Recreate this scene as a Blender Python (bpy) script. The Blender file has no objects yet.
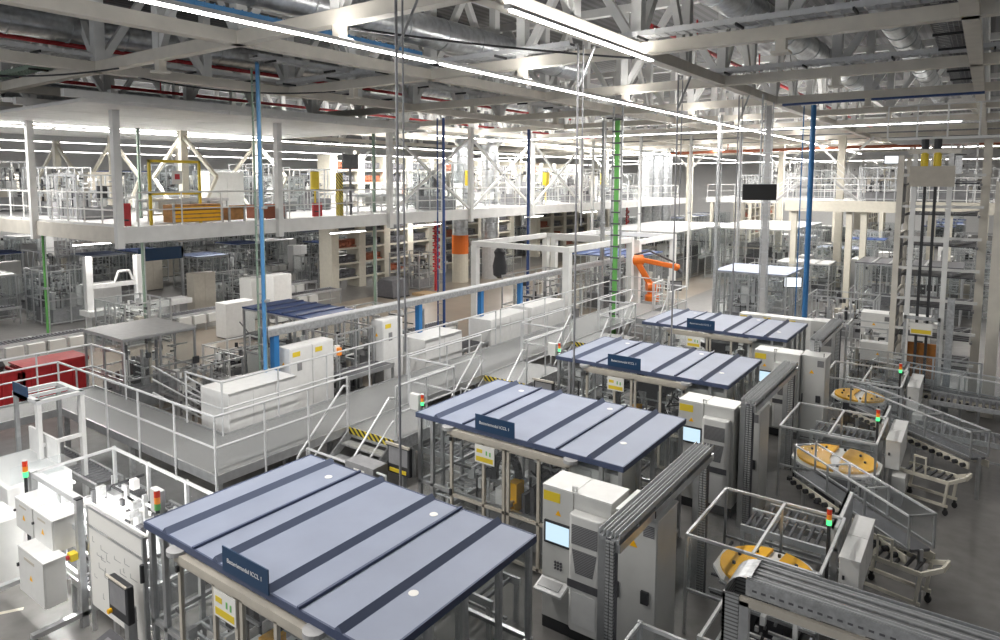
import bpy, math, random
from mathutils import Vector, Matrix
R = math.radians
sc = bpy.context.scene
col = sc.collection
# ---------------------------------------------------------------- camera
CX, CY, F, HY, XV, CH = 470., 245., 690., 181.5, 990., 7.0
PITCH = math.atan((CY-HY)/F)
YAW = math.atan((XV-CX)*math.cos(PITCH)/F)
cd = bpy.data.cameras.new('camera'); cam = bpy.data.objects.new('camera', cd); col.objects.link(cam)
cam.location = (0, 0, CH)
cam.rotation_euler = (R(90)-PITCH, 0, YAW)
cd.sensor_width = 36; cd.lens = F*36/1000
cd.shift_x = (500-CX)/1000; cd.shift_y = -(320-CY)/1000
cd.clip_end = 400
sc.camera = cam
# ---------------------------------------------------------------- world, exposure
w = bpy.data.worlds.new('world'); sc.world = w; w.use_nodes = True
w.node_tree.nodes['Background'].inputs[0].default_value = (.93, .96, 1, 1)
w.node_tree.nodes['Background'].inputs[1].default_value = 0.45
sc.view_settings.view_transform = 'Standard'; sc.view_settings.look = 'None'
sc.view_settings.gamma = 1; sc.view_settings.use_curve_mapping = False
sc.view_settings.exposure = 0.22
sc.cycles.use_denoising = True
sc.cycles.max_bounces = 6; sc.cycles.diffuse_bounces = 3; sc.cycles.glossy_bounces = 2
sc.cycles.transmission_bounces = 2; sc.cycles.transparent_max_bounces = 32
sc.cycles.caustics_reflective = False; sc.cycles.caustics_refractive = False
LAMP_POWER = 1.0
UPLIGHT = .28
def area_lamp(name, loc, sx, sy, power, parent=None, rot=(0, 0, 0), colr=(1, .97, .93)):
    l = bpy.data.lights.new(name, 'AREA'); l.shape = 'RECTANGLE'; l.size = sx; l.size_y = sy
    l.energy = power*LAMP_POWER; l.color = colr
    o = bpy.data.objects.new(name, l); col.objects.link(o); o.location = loc; o.rotation_euler = rot
    if parent: o.parent = parent
    return o
# ---------------------------------------------------------------- pixel rays -> world points
_fw = (-math.sin(YAW), math.cos(YAW)); _rt = (math.cos(YAW), math.sin(YAW))
def _ray(px, py):
    a = (px-CX)/F; b = (CY-py)/F
    d = math.cos(PITCH)+b*math.sin(PITCH); u = -math.sin(PITCH)+b*math.cos(PITCH)
    return (d*_fw[0]+a*_rt[0], d*_fw[1]+a*_rt[1], u)
def gz(px, py, z=0.):
    r = _ray(px, py); t = (z-CH)/r[2]; return (r[0]*t, r[1]*t)
def gy(px, py, y):
    r = _ray(px, py); t = y/r[1]; return (r[0]*t, CH+r[2]*t)     # x, z
def gx(px, py, x):
    r = _ray(px, py); t = x/r[0]; return (r[1]*t, CH+r[2]*t)     # y, z
# ---------------------------------------------------------------- materials
M = {}
def mat(name, rgb, rough=.5, metal=0., var=0., scale=6., emit=None, estr=0., spec=None, alpha=None, bump=0.):
    m = bpy.data.materials.new(name); m.use_nodes = True; nt = m.node_tree; b = nt.nodes['Principled BSDF']
    b.inputs['Base Color'].default_value = (*rgb, 1); b.inputs['Roughness'].default_value = rough
    b.inputs['Metallic'].default_value = metal
    if spec is not None: b.inputs['Specular IOR Level'].default_value = spec
    if emit: b.inputs['Emission Color'].default_value = (*emit, 1); b.inputs['Emission Strength'].default_value = estr
    if var or bump:
        tc = nt.nodes.new('ShaderNodeTexCoord'); n = nt.nodes.new('ShaderNodeTexNoise')
        n.inputs['Scale'].default_value = scale; n.inputs['Detail'].default_value = 5
        nt.links.new(tc.outputs['Object'], n.inputs['Vector'])
        if var:
            mr = nt.nodes.new('ShaderNodeMapRange'); mr.inputs[1].default_value = .3; mr.inputs[2].default_value = .7
            mr.inputs[3].default_value = 1-var; mr.inputs[4].default_value = 1+var
            nt.links.new(n.outputs['Fac'], mr.inputs[0])
            mx = nt.nodes.new('ShaderNodeVectorMath'); mx.operation = 'SCALE'; mx.inputs[0].default_value = rgb
            nt.links.new(mr.outputs[0], mx.inputs['Scale']); nt.links.new(mx.outputs[0], b.inputs['Base Color'])
        if bump:
            bp = nt.nodes.new('ShaderNodeBump'); bp.inputs['Strength'].default_value = bump
            nt.links.new(n.outputs['Fac'], bp.inputs['Height']); nt.links.new(bp.outputs[0], b.inputs['Normal'])
    M[name] = m; return m
mat('white', (.8, .8, .79), .45, var=.04); mat('cabinet', (.60, .60, .58), .45, var=.04, scale=3)
mat('cabinet_light', (.74, .74, .72), .4, var=.03)
mat('beige', (.52, .48, .41), .5, var=.06); mat('cream', (.70, .66, .56), .5, var=.05)
mat('steel_cream', (.74, .70, .62), .5, var=.08, scale=2)
mat('steel_white', (.82, .82, .80), .45, var=.06, scale=2)
mat('alu', (.56, .57, .58), .33, .75, var=.08, scale=8); mat('alu_bright', (.72, .73, .74), .42, .35, var=.05)
mat('galv', (.50, .51, .52), .4, .6, var=.22, scale=14)
mat('chrome', (.75, .76, .77), .22, .9)
mat('duct', (.60, .62, .64), .3, .85, var=.2, scale=5, bump=.15)
mat('dark', (.035, .036, .04), .5); mat('darkgrey', (.11, .11, .12), .5, var=.15)
mat('midgrey', (.27, .27, .28), .5, var=.12); mat('lightgrey', (.46, .46, .46), .5, var=.08)
mat('roof_blue', (.285, .32, .415), .5, var=.06, scale=1.3, spec=.35)
mat('roof_seam', (.06, .08, .15), .5); mat('roof_band', (.10, .125, .20), .5); mat('navy', (.012, .05, .12), .4)
mat('blue', (.03, .17, .42), .4); mat('blue_dark', (.03, .07, .22), .45)
mat('pipe_blue', (.08, .25, .50), .4)
mat('green', (.16, .50, .12), .5); mat('green_grey', (.25, .34, .27), .5)
mat('red', (.50, .03, .035), .45, var=.12); mat('rust', (.33, .10, .05), .6)
mat('yellow', (.80, .60, .04), .5); mat('orange', (1, .52, .008), .45, var=.04)
mat('robot_orange', (.85, .19, .02), .38); mat('wood', (.45, .22, .07), .6, var=.25)
mat('amber_case', (.45, .17, .03), .4, var=.2)
mat('cardboard', (.52, .36, .2), .7, var=.08); mat('paper', (.85, .84, .80), .6)
mat('black_rubber', (.02, .02, .02), .7)
mat('lamp', (1, 1, 1), .5, emit=(1, .97, .92), estr=18.); mat('screen', (.05, .1, .15), .2, emit=(.66, .86, 1), estr=.85)
mat('screen_white', (.3, .3, .3), .2, emit=(.9, .95, 1), estr=1.3)
mat('glow_red', (.7, .05, .02), .3, emit=(1, .08, .03), estr=.08)
mat('glow_orange', (.8, .25, .03), .3, emit=(1, .35, .05), estr=.2)
mat('glow_green', (.05, .8, .2), .3, emit=(.1, 1, .3), estr=1.2)
def glassmat(name, tint, white, gl):
    m = bpy.data.materials.new(name); m.use_nodes = True; nt = m.node_tree; nt.nodes.clear()
    o = nt.nodes.new('ShaderNodeOutputMaterial'); t = nt.nodes.new('ShaderNodeBsdfTransparent'); t.inputs[0].default_value = (*tint, 1)
    g = nt.nodes.new('ShaderNodeBsdfGlossy'); g.inputs['Roughness'].default_value = .12
    d = nt.nodes.new('ShaderNodeBsdfDiffuse'); d.inputs[0].default_value = (.75, .77, .78, 1)
    fr = nt.nodes.new('ShaderNodeFresnel'); fr.inputs[0].default_value = 1.45
    m1 = nt.nodes.new('ShaderNodeMixShader'); m1.inputs[0].default_value = white
    m2 = nt.nodes.new('ShaderNodeMixShader')
    mu = nt.nodes.new('ShaderNodeMath'); mu.operation = 'MULTIPLY'; mu.inputs[1].default_value = gl
    ge = nt.nodes.new('ShaderNodeNewGeometry'); inv = nt.nodes.new('ShaderNodeMath'); inv.operation = 'SUBTRACT'; inv.inputs[0].default_value = 1
    nt.links.new(ge.outputs['Backfacing'], inv.inputs[1])
    k2 = nt.nodes.new('ShaderNodeMath'); k2.operation = 'MULTIPLY'; nt.links.new(mu.outputs[0], k2.inputs[0]); nt.links.new(inv.outputs[0], k2.inputs[1])
    k3 = nt.nodes.new('ShaderNodeMath'); k3.operation = 'MULTIPLY'; k3.inputs[1].default_value = white; nt.links.new(inv.outputs[0], k3.inputs[0]); nt.links.new(k3.outputs[0], m1.inputs[0])
    nt.links.new(fr.outputs[0], mu.inputs[0]); nt.links.new(k2.outputs[0], m2.inputs[0])
    nt.links.new(t.outputs[0], m1.inputs[1]); nt.links.new(d.outputs[0], m1.inputs[2])
    nt.links.new(m1.outputs[0], m2.inputs[1]); nt.links.new(g.outputs[0], m2.inputs[2]); nt.links.new(m2.outputs[0], o.inputs[0])
    M[name] = m
glassmat('glass', (.97, .98, .98), .05, .8); glassmat('acrylic', (.975, .985, .99), .06, .7)
glassmat('acrylic_top', (.98, .985, .99), .04, .2)
glassmat('mesh_panel', (.95, .95, .95), .2, .3)
def striped(name, c1, c2, scale, axis='X', rough=.5, metal=0, duty=.5, diag=False):
    m = bpy.data.materials.new(name); m.use_nodes = True; nt = m.node_tree; b = nt.nodes['Principled BSDF']
    b.inputs['Roughness'].default_value = rough; b.inputs['Metallic'].default_value = metal
    tc = nt.nodes.new('ShaderNodeTexCoord'); s = nt.nodes.new('ShaderNodeSeparateXYZ'); nt.links.new(tc.outputs['Object'], s.inputs[0])
    src = s.outputs[axis]
    if diag:
        ad = nt.nodes.new('ShaderNodeMath'); ad.operation = 'ADD'
        a2 = nt.nodes.new('ShaderNodeMath'); a2.operation = 'ADD'
        nt.links.new(s.outputs['X'], ad.inputs[0]); nt.links.new(s.outputs['Y'], ad.inputs[1])
        nt.links.new(ad.outputs[0], a2.inputs[0]); nt.links.new(s.outputs['Z'], a2.inputs[1]); src = a2.outputs[0]
    mu = nt.nodes.new('ShaderNodeMath'); mu.operation = 'MULTIPLY'; mu.inputs[1].default_value = scale; nt.links.new(src, mu.inputs[0])
    fr = nt.nodes.new('ShaderNodeMath'); fr.operation = 'FRACT'; nt.links.new(mu.outputs[0], fr.inputs[0])
    gt = nt.nodes.new('ShaderNodeMath'); gt.operation = 'GREATER_THAN'; gt.inputs[1].default_value = duty; nt.links.new(fr.outputs[0], gt.inputs[0])
    mx = nt.nodes.new('ShaderNodeMix'); mx.data_type = 'RGBA'
    nt.links.new(gt.outputs[0], mx.inputs[0]); mx.inputs[6].default_value = (*c1, 1); mx.inputs[7].default_value = (*c2, 1)
    nt.links.new(mx.outputs[2], b.inputs['Base Color']); M[name] = m
striped('hazard', (.75, .6, .05), (.03, .03, .03), 6, diag=True)
striped('perforated', (.40, .41, .41), (.15, .15, .15), 22, 'Z', metal=.2, duty=.6)
striped('perforated_x', (.42, .43, .43), (.2, .2, .2), 9, 'X', metal=.2, duty=.9)
striped('perforated_y', (.50, .51, .51), (.14, .14, .14), 14, 'Y', metal=.2, duty=.6)
striped('vent', (.10, .10, .105), (.30, .30, .31), 40, 'Z')
striped('deck_roof', (.10, .10, .105), (.17, .17, .175), 3, 'X')
mat('channel', (.58, .59, .60), .5, .2, var=.12, scale=20)
def gratmat():
    m = mat('grating', (.40, .41, .41), .45, .35)
    nt = m.node_tree; b = nt.nodes['Principled BSDF']
    tc = nt.nodes.new('ShaderNodeTexCoord'); br = nt.nodes.new('ShaderNodeTexBrick')
    br.inputs['Scale'].default_value = 6; br.offset = 0; br.inputs['Mortar Size'].default_value = .02
    br.inputs['Color1'].default_value = (.22, .225, .225, 1); br.inputs['Color2'].default_value = (.27, .275, .275, 1); br.inputs['Mortar'].default_value = (.38, .39, .39, 1)
    br.inputs['Brick Width'].default_value = .22; br.inputs['Row Height'].default_value = .22
    nt.links.new(tc.outputs['Object'], br.inputs['Vector']); nt.links.new(br.outputs[0], b.inputs['Base Color'])
gratmat()
def floormat():
    m = mat('concrete', (.4, .4, .4), .32); nt = m.node_tree; b = nt.nodes['Principled BSDF']
    tc = nt.nodes.new('ShaderNodeTexCoord')
    n1 = nt.nodes.new('ShaderNodeTexNoise'); n1.inputs['Scale'].default_value = .35; n1.inputs['Detail'].default_value = 8
    n2 = nt.nodes.new('ShaderNodeTexNoise'); n2.inputs['Scale'].default_value = 3.2; n2.inputs['Detail'].default_value = 9
    n3 = nt.nodes.new('ShaderNodeTexNoise'); n3.inputs['Scale'].default_value = .07
    for n in (n1, n2, n3): nt.links.new(tc.outputs['Object'], n.inputs['Vector'])
    r = nt.nodes.new('ShaderNodeValToRGB'); e = r.color_ramp.elements
    e[0].position = .3; e[0].color = (.13, .125, .12, 1); e[1].position = .72; e[1].color = (.255, .245, .235, 1)
    a = nt.nodes.new('ShaderNodeMath'); a.operation = 'ADD'; h = nt.nodes.new('ShaderNodeMath'); h.operation = 'MULTIPLY'; h.inputs[1].default_value = .5
    nt.links.new(n1.outputs[0], a.inputs[0]); nt.links.new(n2.outputs[0], a.inputs[1]); nt.links.new(a.outputs[0], h.inputs[0]); nt.links.new(h.outputs[0], r.inputs[0])
    nt.links.new(r.outputs[0], b.inputs['Base Color'])
    rr = nt.nodes.new('ShaderNodeMapRange'); rr.inputs[3].default_value = .22; rr.inputs[4].default_value = .5
    nt.links.new(n1.outputs[0], rr.inputs[0]); nt.links.new(rr.outputs[0], b.inputs['Roughness'])
floormat()
# ---------------------------------------------------------------- mesh builder
class MB:
    def __init__(s): s.v = []; s.f = []
    def add(s, vs, fs):
        b = len(s.v); s.v += [tuple(v) for v in vs]; s.f += [tuple(i+b for i in f) for f in fs]; return s
    def box(s, x0, x1, y0, y1, z0, z1):
        return s.add([(x0,y0,z0),(x1,y0,z0),(x1,y1,z0),(x0,y1,z0),(x0,y0,z1),(x1,y0,z1),(x1,y1,z1),(x0,y1,z1)],
                     [(0,3,2,1),(4,5,6,7),(0,1,5,4),(1,2,6,5),(2,3,7,6),(3,0,4,7)])
    def bar(s, p, q, w, h=None, up=(0, 0, 1)):
        h = h or w; p = Vector(p); q = Vector(q); d = (q-p)
        if d.length < 1e-6: return s
        d.normalize(); u = Vector(up)
        if abs(d.dot(u)) > .95: u = Vector((0, 1, 0))
        a = d.cross(u).normalized(); c = a.cross(d).normalized(); a *= w/2; c *= h/2
        return s.add([p-a-c, p+a-c, p+a+c, p-a+c, q-a-c, q+a-c, q+a+c, q-a+c],
                     [(0,3,2,1),(4,5,6,7),(0,1,5,4),(1,2,6,5),(2,3,7,6),(3,0,4,7)])
    def tube(s, p, q, r, n=8, r2=None, cap=True):
        r2 = r if r2 is None else r2
        p = Vector(p); q = Vector(q); d = (q-p).normalized(); u = Vector((0, 0, 1)) if abs(d.z) < .95 else Vector((1, 0, 0))
        a = d.cross(u).normalized(); c = d.cross(a).normalized()
        vs = [p+(a*math.cos(2*math.pi*i/n)+c*math.sin(2*math.pi*i/n))*r for i in range(n)] + \
             [q+(a*math.cos(2*math.pi*i/n)+c*math.sin(2*math.pi*i/n))*r2 for i in range(n)]
        fs = [(i, (i+1) % n, n+(i+1) % n, n+i) for i in range(n)]
        if cap: fs += [tuple(range(n))[::-1], tuple(range(n, 2*n))]
        return s.add(vs, fs)
    def path(s, pts, r, n=8):
        for a, b in zip(pts[:-1], pts[1:]): s.tube(a, b, r, n)
        for a in pts[1:-1]: s.ball(a, r, 6)
        return s
    def ball(s, c, r, n=8, sz=1.):
        vs = []; fs = []; m = n//2+1
        for j in range(m+1):
            t = math.pi*j/m
            for i in range(n):
                p = 2*math.pi*i/n
                vs.append((c[0]+r*math.sin(t)*math.cos(p), c[1]+r*math.sin(t)*math.sin(p), c[2]+r*sz*math.cos(t)))
        for j in range(m):
            for i in range(n):
                fs.append((j*n+i, (j+1)*n+i, (j+1)*n+(i+1) % n, j*n+(i+1) % n))
        return s.add(vs, fs)
    def lathe(s, prof, c=(0, 0, 0), n=16):
        vs = [(c[0]+r*math.cos(2*math.pi*i/n), c[1]+r*math.sin(2*math.pi*i/n), c[2]+z) for r, z in prof for i in range(n)]
        fs = [(j*n+i, j*n+(i+1) % n, (j+1)*n+(i+1) % n, (j+1)*n+i) for j in range(len(prof)-1) for i in range(n)]
        fs += [tuple(range(n))[::-1], tuple(range((len(prof)-1)*n, len(prof)*n))]
        return s.add(vs, fs)
    def prism(s, poly, d, o=(0, 0, 0), ax='z'):
        n = len(poly); m = {'z': lambda a, b, c: (a, b, c), 'y': lambda a, b, c: (a, c, b), 'x': lambda a, b, c: (c, a, b)}[ax]
        vs = [Vector(m(a, b, k))+Vector(o) for k in (0, d) for a, b in poly]
        return s.add(vs, [tuple(range(n))[::-1], tuple(range(n, 2*n))]+[(i, (i+1) % n, n+(i+1) % n, n+i) for i in range(n)])
    def mesh(s, name, m, smooth=False):
        me = bpy.data.meshes.new(name); me.from_pydata(s.v, [], s.f); me.materials.append(M[m] if isinstance(m, str) else m)
        me.validate(); me.update()
        import bmesh
        bm = bmesh.new(); bm.from_mesh(me); bmesh.ops.recalc_face_normals(bm, faces=bm.faces); bm.to_mesh(me); bm.free()
        if smooth:
            me.polygons.foreach_set('use_smooth', [True]*len(me.polygons)); me.set_sharp_from_angle(angle=R(40))
        return me
def P(name, mb, m, parent=None, label=None, loc=None, smooth=False, bevel=0, kind=None, rot=None):
    me = mb if isinstance(mb, bpy.types.Mesh) else mb.mesh(name, m, smooth)
    o = bpy.data.objects.new(name, me); col.objects.link(o)
    if parent: o.parent = parent
    if loc: o.location = loc
    if rot: o.rotation_euler = rot
    if label: o['label'] = label
    if kind: o['kind'] = kind
    if bevel:
        b = o.modifiers.new('bevel', 'BEVEL'); b.width = bevel; b.segments = 2; b.limit_method = 'ANGLE'
    return o
def T(name, label, cat, loc=(0, 0, 0), rot=0., group=None):
    o = bpy.data.objects.new(name, None); col.objects.link(o); o.location = loc; o.rotation_euler = (0, 0, rot)
    o.empty_display_size = .2; o['label'] = label; o['category'] = cat
    if group: o['group'] = group
    return o
def S(name, mb, m, **k):
    o = P(name, mb, m, **k); o['kind'] = 'structure'; return o
def one(name, mb, m, label, cat, group=None, **k):
    o = P(name, mb, m, label=label, **k); o['category'] = cat
    if group: o['group'] = group
    return o
def dup(o, loc=None, rot=None, label=None, group=None, parent=None):
    c = o.copy(); col.objects.link(c)
    if parent: c.parent = parent
    if loc is not None: c.location = loc
    if rot is not None: c.rotation_euler = (0, 0, rot)
    if label: c['label'] = label
    if group: c['group'] = group
    for ch in list(o.children): dup(ch, parent=c)
    return c
def text(name, body, size, m, parent, loc, rot, label=None, ext=.002):
    cu = bpy.data.curves.new(name, 'FONT'); cu.body = body; cu.size = size; cu.align_x = 'CENTER'; cu.align_y = 'CENTER'; cu.extrude = ext
    t = bpy.data.objects.new(name+'_c', cu); col.objects.link(t)
    me = bpy.data.meshes.new_from_object(t.evaluated_get(bpy.context.evaluated_depsgraph_get()))
    bpy.data.objects.remove(t); me.materials.clear(); me.materials.append(M[m])
    o = bpy.data.objects.new(name, me); col.objects.link(o); o.parent = parent; o.location = loc; o.rotation_euler = rot
    if label: o['label'] = label
    return o
rnd = random.Random(7)
# ================================================================ THE SETTING
S('floor', MB().box(-95, 30, -8, 125, -.2, 0), 'concrete')
mat('aisle_coat', (.30, .255, .205), .3, var=.14, scale=.6)
S('floor_coating', MB().box(-29.8, -14.2, 10, 60, 0, .002), 'aisle_coat')
S('ceiling', MB().box(-95, 30, -8, 125, 13.3, 13.5), 'deck_roof')
S('wall_back', MB().box(-95, 30, 118, 118.3, 0, 13.3), 'white')
S('wall_left', MB().box(-88.3, -88, 24, 118, 0, 13.3), 'white')
S('wall_right', MB().box(24, 24.3, -8, 118, 0, 13.3), 'midgrey')
# ---- roof trusses (lower chord, upper chord, posts and diagonals)
ZC = 10.0
def truss_meshes():
    post = MB().box(-.13, .13, -.12, .12, .28, 2.72).mesh('vertical_strut', 'steel_white')
    d1 = MB().bar((0, 0, .2), (1.62, 0, 2.75), .17, .2).mesh('diagonal_brace', 'steel_white')
    d2 = MB().bar((0, 0, .2), (-1.62, 0, 2.75), .17, .2).mesh('diagonal_brace', 'steel_white')
    return post, d1, d2
tm = truss_meshes()
def truss(name, label, x0, x1, y, ax, step, webs, group, first=0.):
    L = x1-x0
    t = T(name, label, 'truss', (x0, y, ZC) if ax == 'x' else (y, x0, ZC), 0 if ax == 'x' else R(90), group)
    m = MB().box(0, L, -.14, .14, 0, .28); P('lower_chord', m, 'steel_cream', t)
    P('upper_chord', MB().box(0, L, -.14, .14, 2.7, 2.98), 'steel_white', t)
    k = first
    for i in range(webs):
        if k > L: break
        P('vertical_strut', tm[0], None, t, loc=(k, 0, 0)); P('diagonal_brace', tm[1 if i % 2 else 2], None, t, loc=(k, 0, 0)); k += step
ords = ['nearest', 'second', 'third', 'fourth', 'fifth', 'sixth', 'seventh', 'eighth', 'ninth', 'tenth', 'eleventh', 'twelfth', 'thirteenth', 'fourteenth', 'fifteenth', 'sixteenth']
for k in range(12):
    y = 9.4+6.55*k; x0 = -20-2.6*k if k else -36; n = int((12-x0)/3.25) if k < 7 else 0
    truss('roof_truss', 'cream steel roof truss crossing the hall from left to right, %s from the camera' % ords[k], -6.95-6.5*round((-6.95-x0)/6.5), 9, y, 'x', 3.25, n, 'roof trusses crossing the hall')
for k, (x, y1) in enumerate([(-.45, 80), (-6.95, 80), (-13.45, 80), (-19.95, 80), (-26.45, 80), (-32.95, 75), (-39.45, 75), (-45.95, 80)]):
    truss('roof_truss', 'cream steel roof truss running away down the hall, %s counted from the right' % ['first', 'second', 'third', 'fourth', 'fifth', 'sixth', 'seventh', 'eighth'][k], -2, y1, x, 'y', 3.28, 17, 'roof trusses running down the hall', first=1.6)
# bearing plates under truss nodes
bp_me = MB().box(-.1, .1, -.1, .1, -.26, 0).box(-.18, .18, -.18, .18, -.30, -.25).mesh('node_hanger', 'steel_cream')
nn = 0
for k in range(5):
    for x in (-3.7, -10.2, -16.7):
        y = 9.4+6.55*k
        o = P('node_hanger', bp_me, None, loc=(x, y, ZC)); o['category'] = 'bracket'; o['group'] = 'short hangers under the roof trusses'
        o['label'] = 'short cream hanger plate below the %s cross truss, %s' % (ords[k], {-3.7: 'right of the light line', -10.2: 'at the long light line', -16.7: 'left of the light line'}[x])
# ---- long lines of strip lights
def light_line(label, p, q, power, segs, wid=.09, glow=True):
    p = Vector(p); q = Vector(q); d = q-p; L = d.length; a = math.atan2(d.y, d.x)
    n = max(1, int(L/6.55)); sl = L/n
    if not glow: return
    t = T('strip_light', label, 'ceiling light', p, a, 'long strip light lines under the roof')
    P('housing', MB().box(0, L, -.06, .06, .03, .10), 'white', t)
    for i in range(n): P('diffuser', MB().box(i*sl+.12, (i+1)*sl-.12, -wid/2, wid/2, 0, .03), 'lamp', t)
    for i in range(segs):
        s = L/segs
        area_lamp('lamp', (s*(i+.5), 0, -.03), s*.98, .14, power*s, t)
        area_lamp('lamp', (s*(i+.5), 0, .12), s*.98, .14, power*s*UPLIGHT, t, rot=(R(180), 0, 0))  # upward lamp added to brighten the trusses and roof deck
light_line('brightest long line of strip lights running straight down the hall above the blue roofed cells', (-9.9, -2, 9.58), (-9.9, 75, 9.58), 45, 6)
light_line('short line of strip lights beside the truss right of the brightest light line', (-6.72, 10.0, 9.9), (-6.72, 16.4, 9.9), 26, 1)
light_line('added out of view line of strip lights brightening the near left floor', (-13.3, -8, 9.6), (-13.3, 1.4, 9.6), 75, 1)  # unseen lamp row, added to lift the left floor
light_line('added far left line of strip lights brightening the background', (-66, 14, 9.6), (-66, 100, 9.6), 90, 4)  # extra lamp row added so the far left is less dark
light_line('added line of strip lights brightening the hall far behind the white glass booths', (-18, 52, 9.6), (-18, 112, 9.6), 45, 3)  # background lamp row, added for brightness behind the booths
light_line('added second cross line of strip lights brightening the back of the hall', (-70, 96, 9.5), (2, 96, 9.5), 90, 3)  # added lamp row that lightens the back wall area
light_line('distant line of strip lights beyond the raised platform on the left', (-31.5, 6, 9.2), (-31.5, 75, 9.2), 85, 4)
light_line('farthest left line of strip lights low under the roof', (-50, 10, 9.6), (-50, 80, 9.6), 100, 4)
light_line('line of strip lights between the two vertical silver ducts and the left platform', (-25.5, 30, 9.6), (-25.5, 90, 9.6), 45, 3)
light_line('right hand far line of strip lights above the lift tower', (-1, 36.5, 9.55), (-26, 36.5, 9.55), 45, 2)
light_line('line of strip lights on the far right beyond the lift tower', (5.5, 14, 9.6), (5.5, 80, 9.6), 16, 3)
light_line('cross line of strip lights deep in the hall', (-60, 62, 9.5), (2, 62, 9.5), 50, 3)

def fittings(t, wd, d, h, seed, z0=0):
    for k, (mm, n) in enumerate((('galv', 34), ('white', 16), ('dark', 20))):
        r = random.Random(seed*3+k); mb = MB()
        for i in range(n):
            a = r.uniform(.06, .86)*wd; b = r.uniform(.06, .86)*d; zz = z0+h*r.uniform(.12, .92); q = r.random()
            if q < .35: mb.box(a, a+r.uniform(.04, .2), b, b+r.uniform(.04, .2), zz, zz+r.uniform(.04, .22))
            elif q < .6: mb.bar((a, b, zz), (min(wd-.05, a+r.uniform(.3, .9)), b, zz), .035)
            elif q < .8: mb.bar((a, b, z0+.1), (a, b, zz), .035)
            else: mb.bar((a, b, zz), (a, min(d-.05, b+r.uniform(.3, .8)), zz), .035)
        P('fittings', mb, mm, t, kind='stuff')
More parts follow.
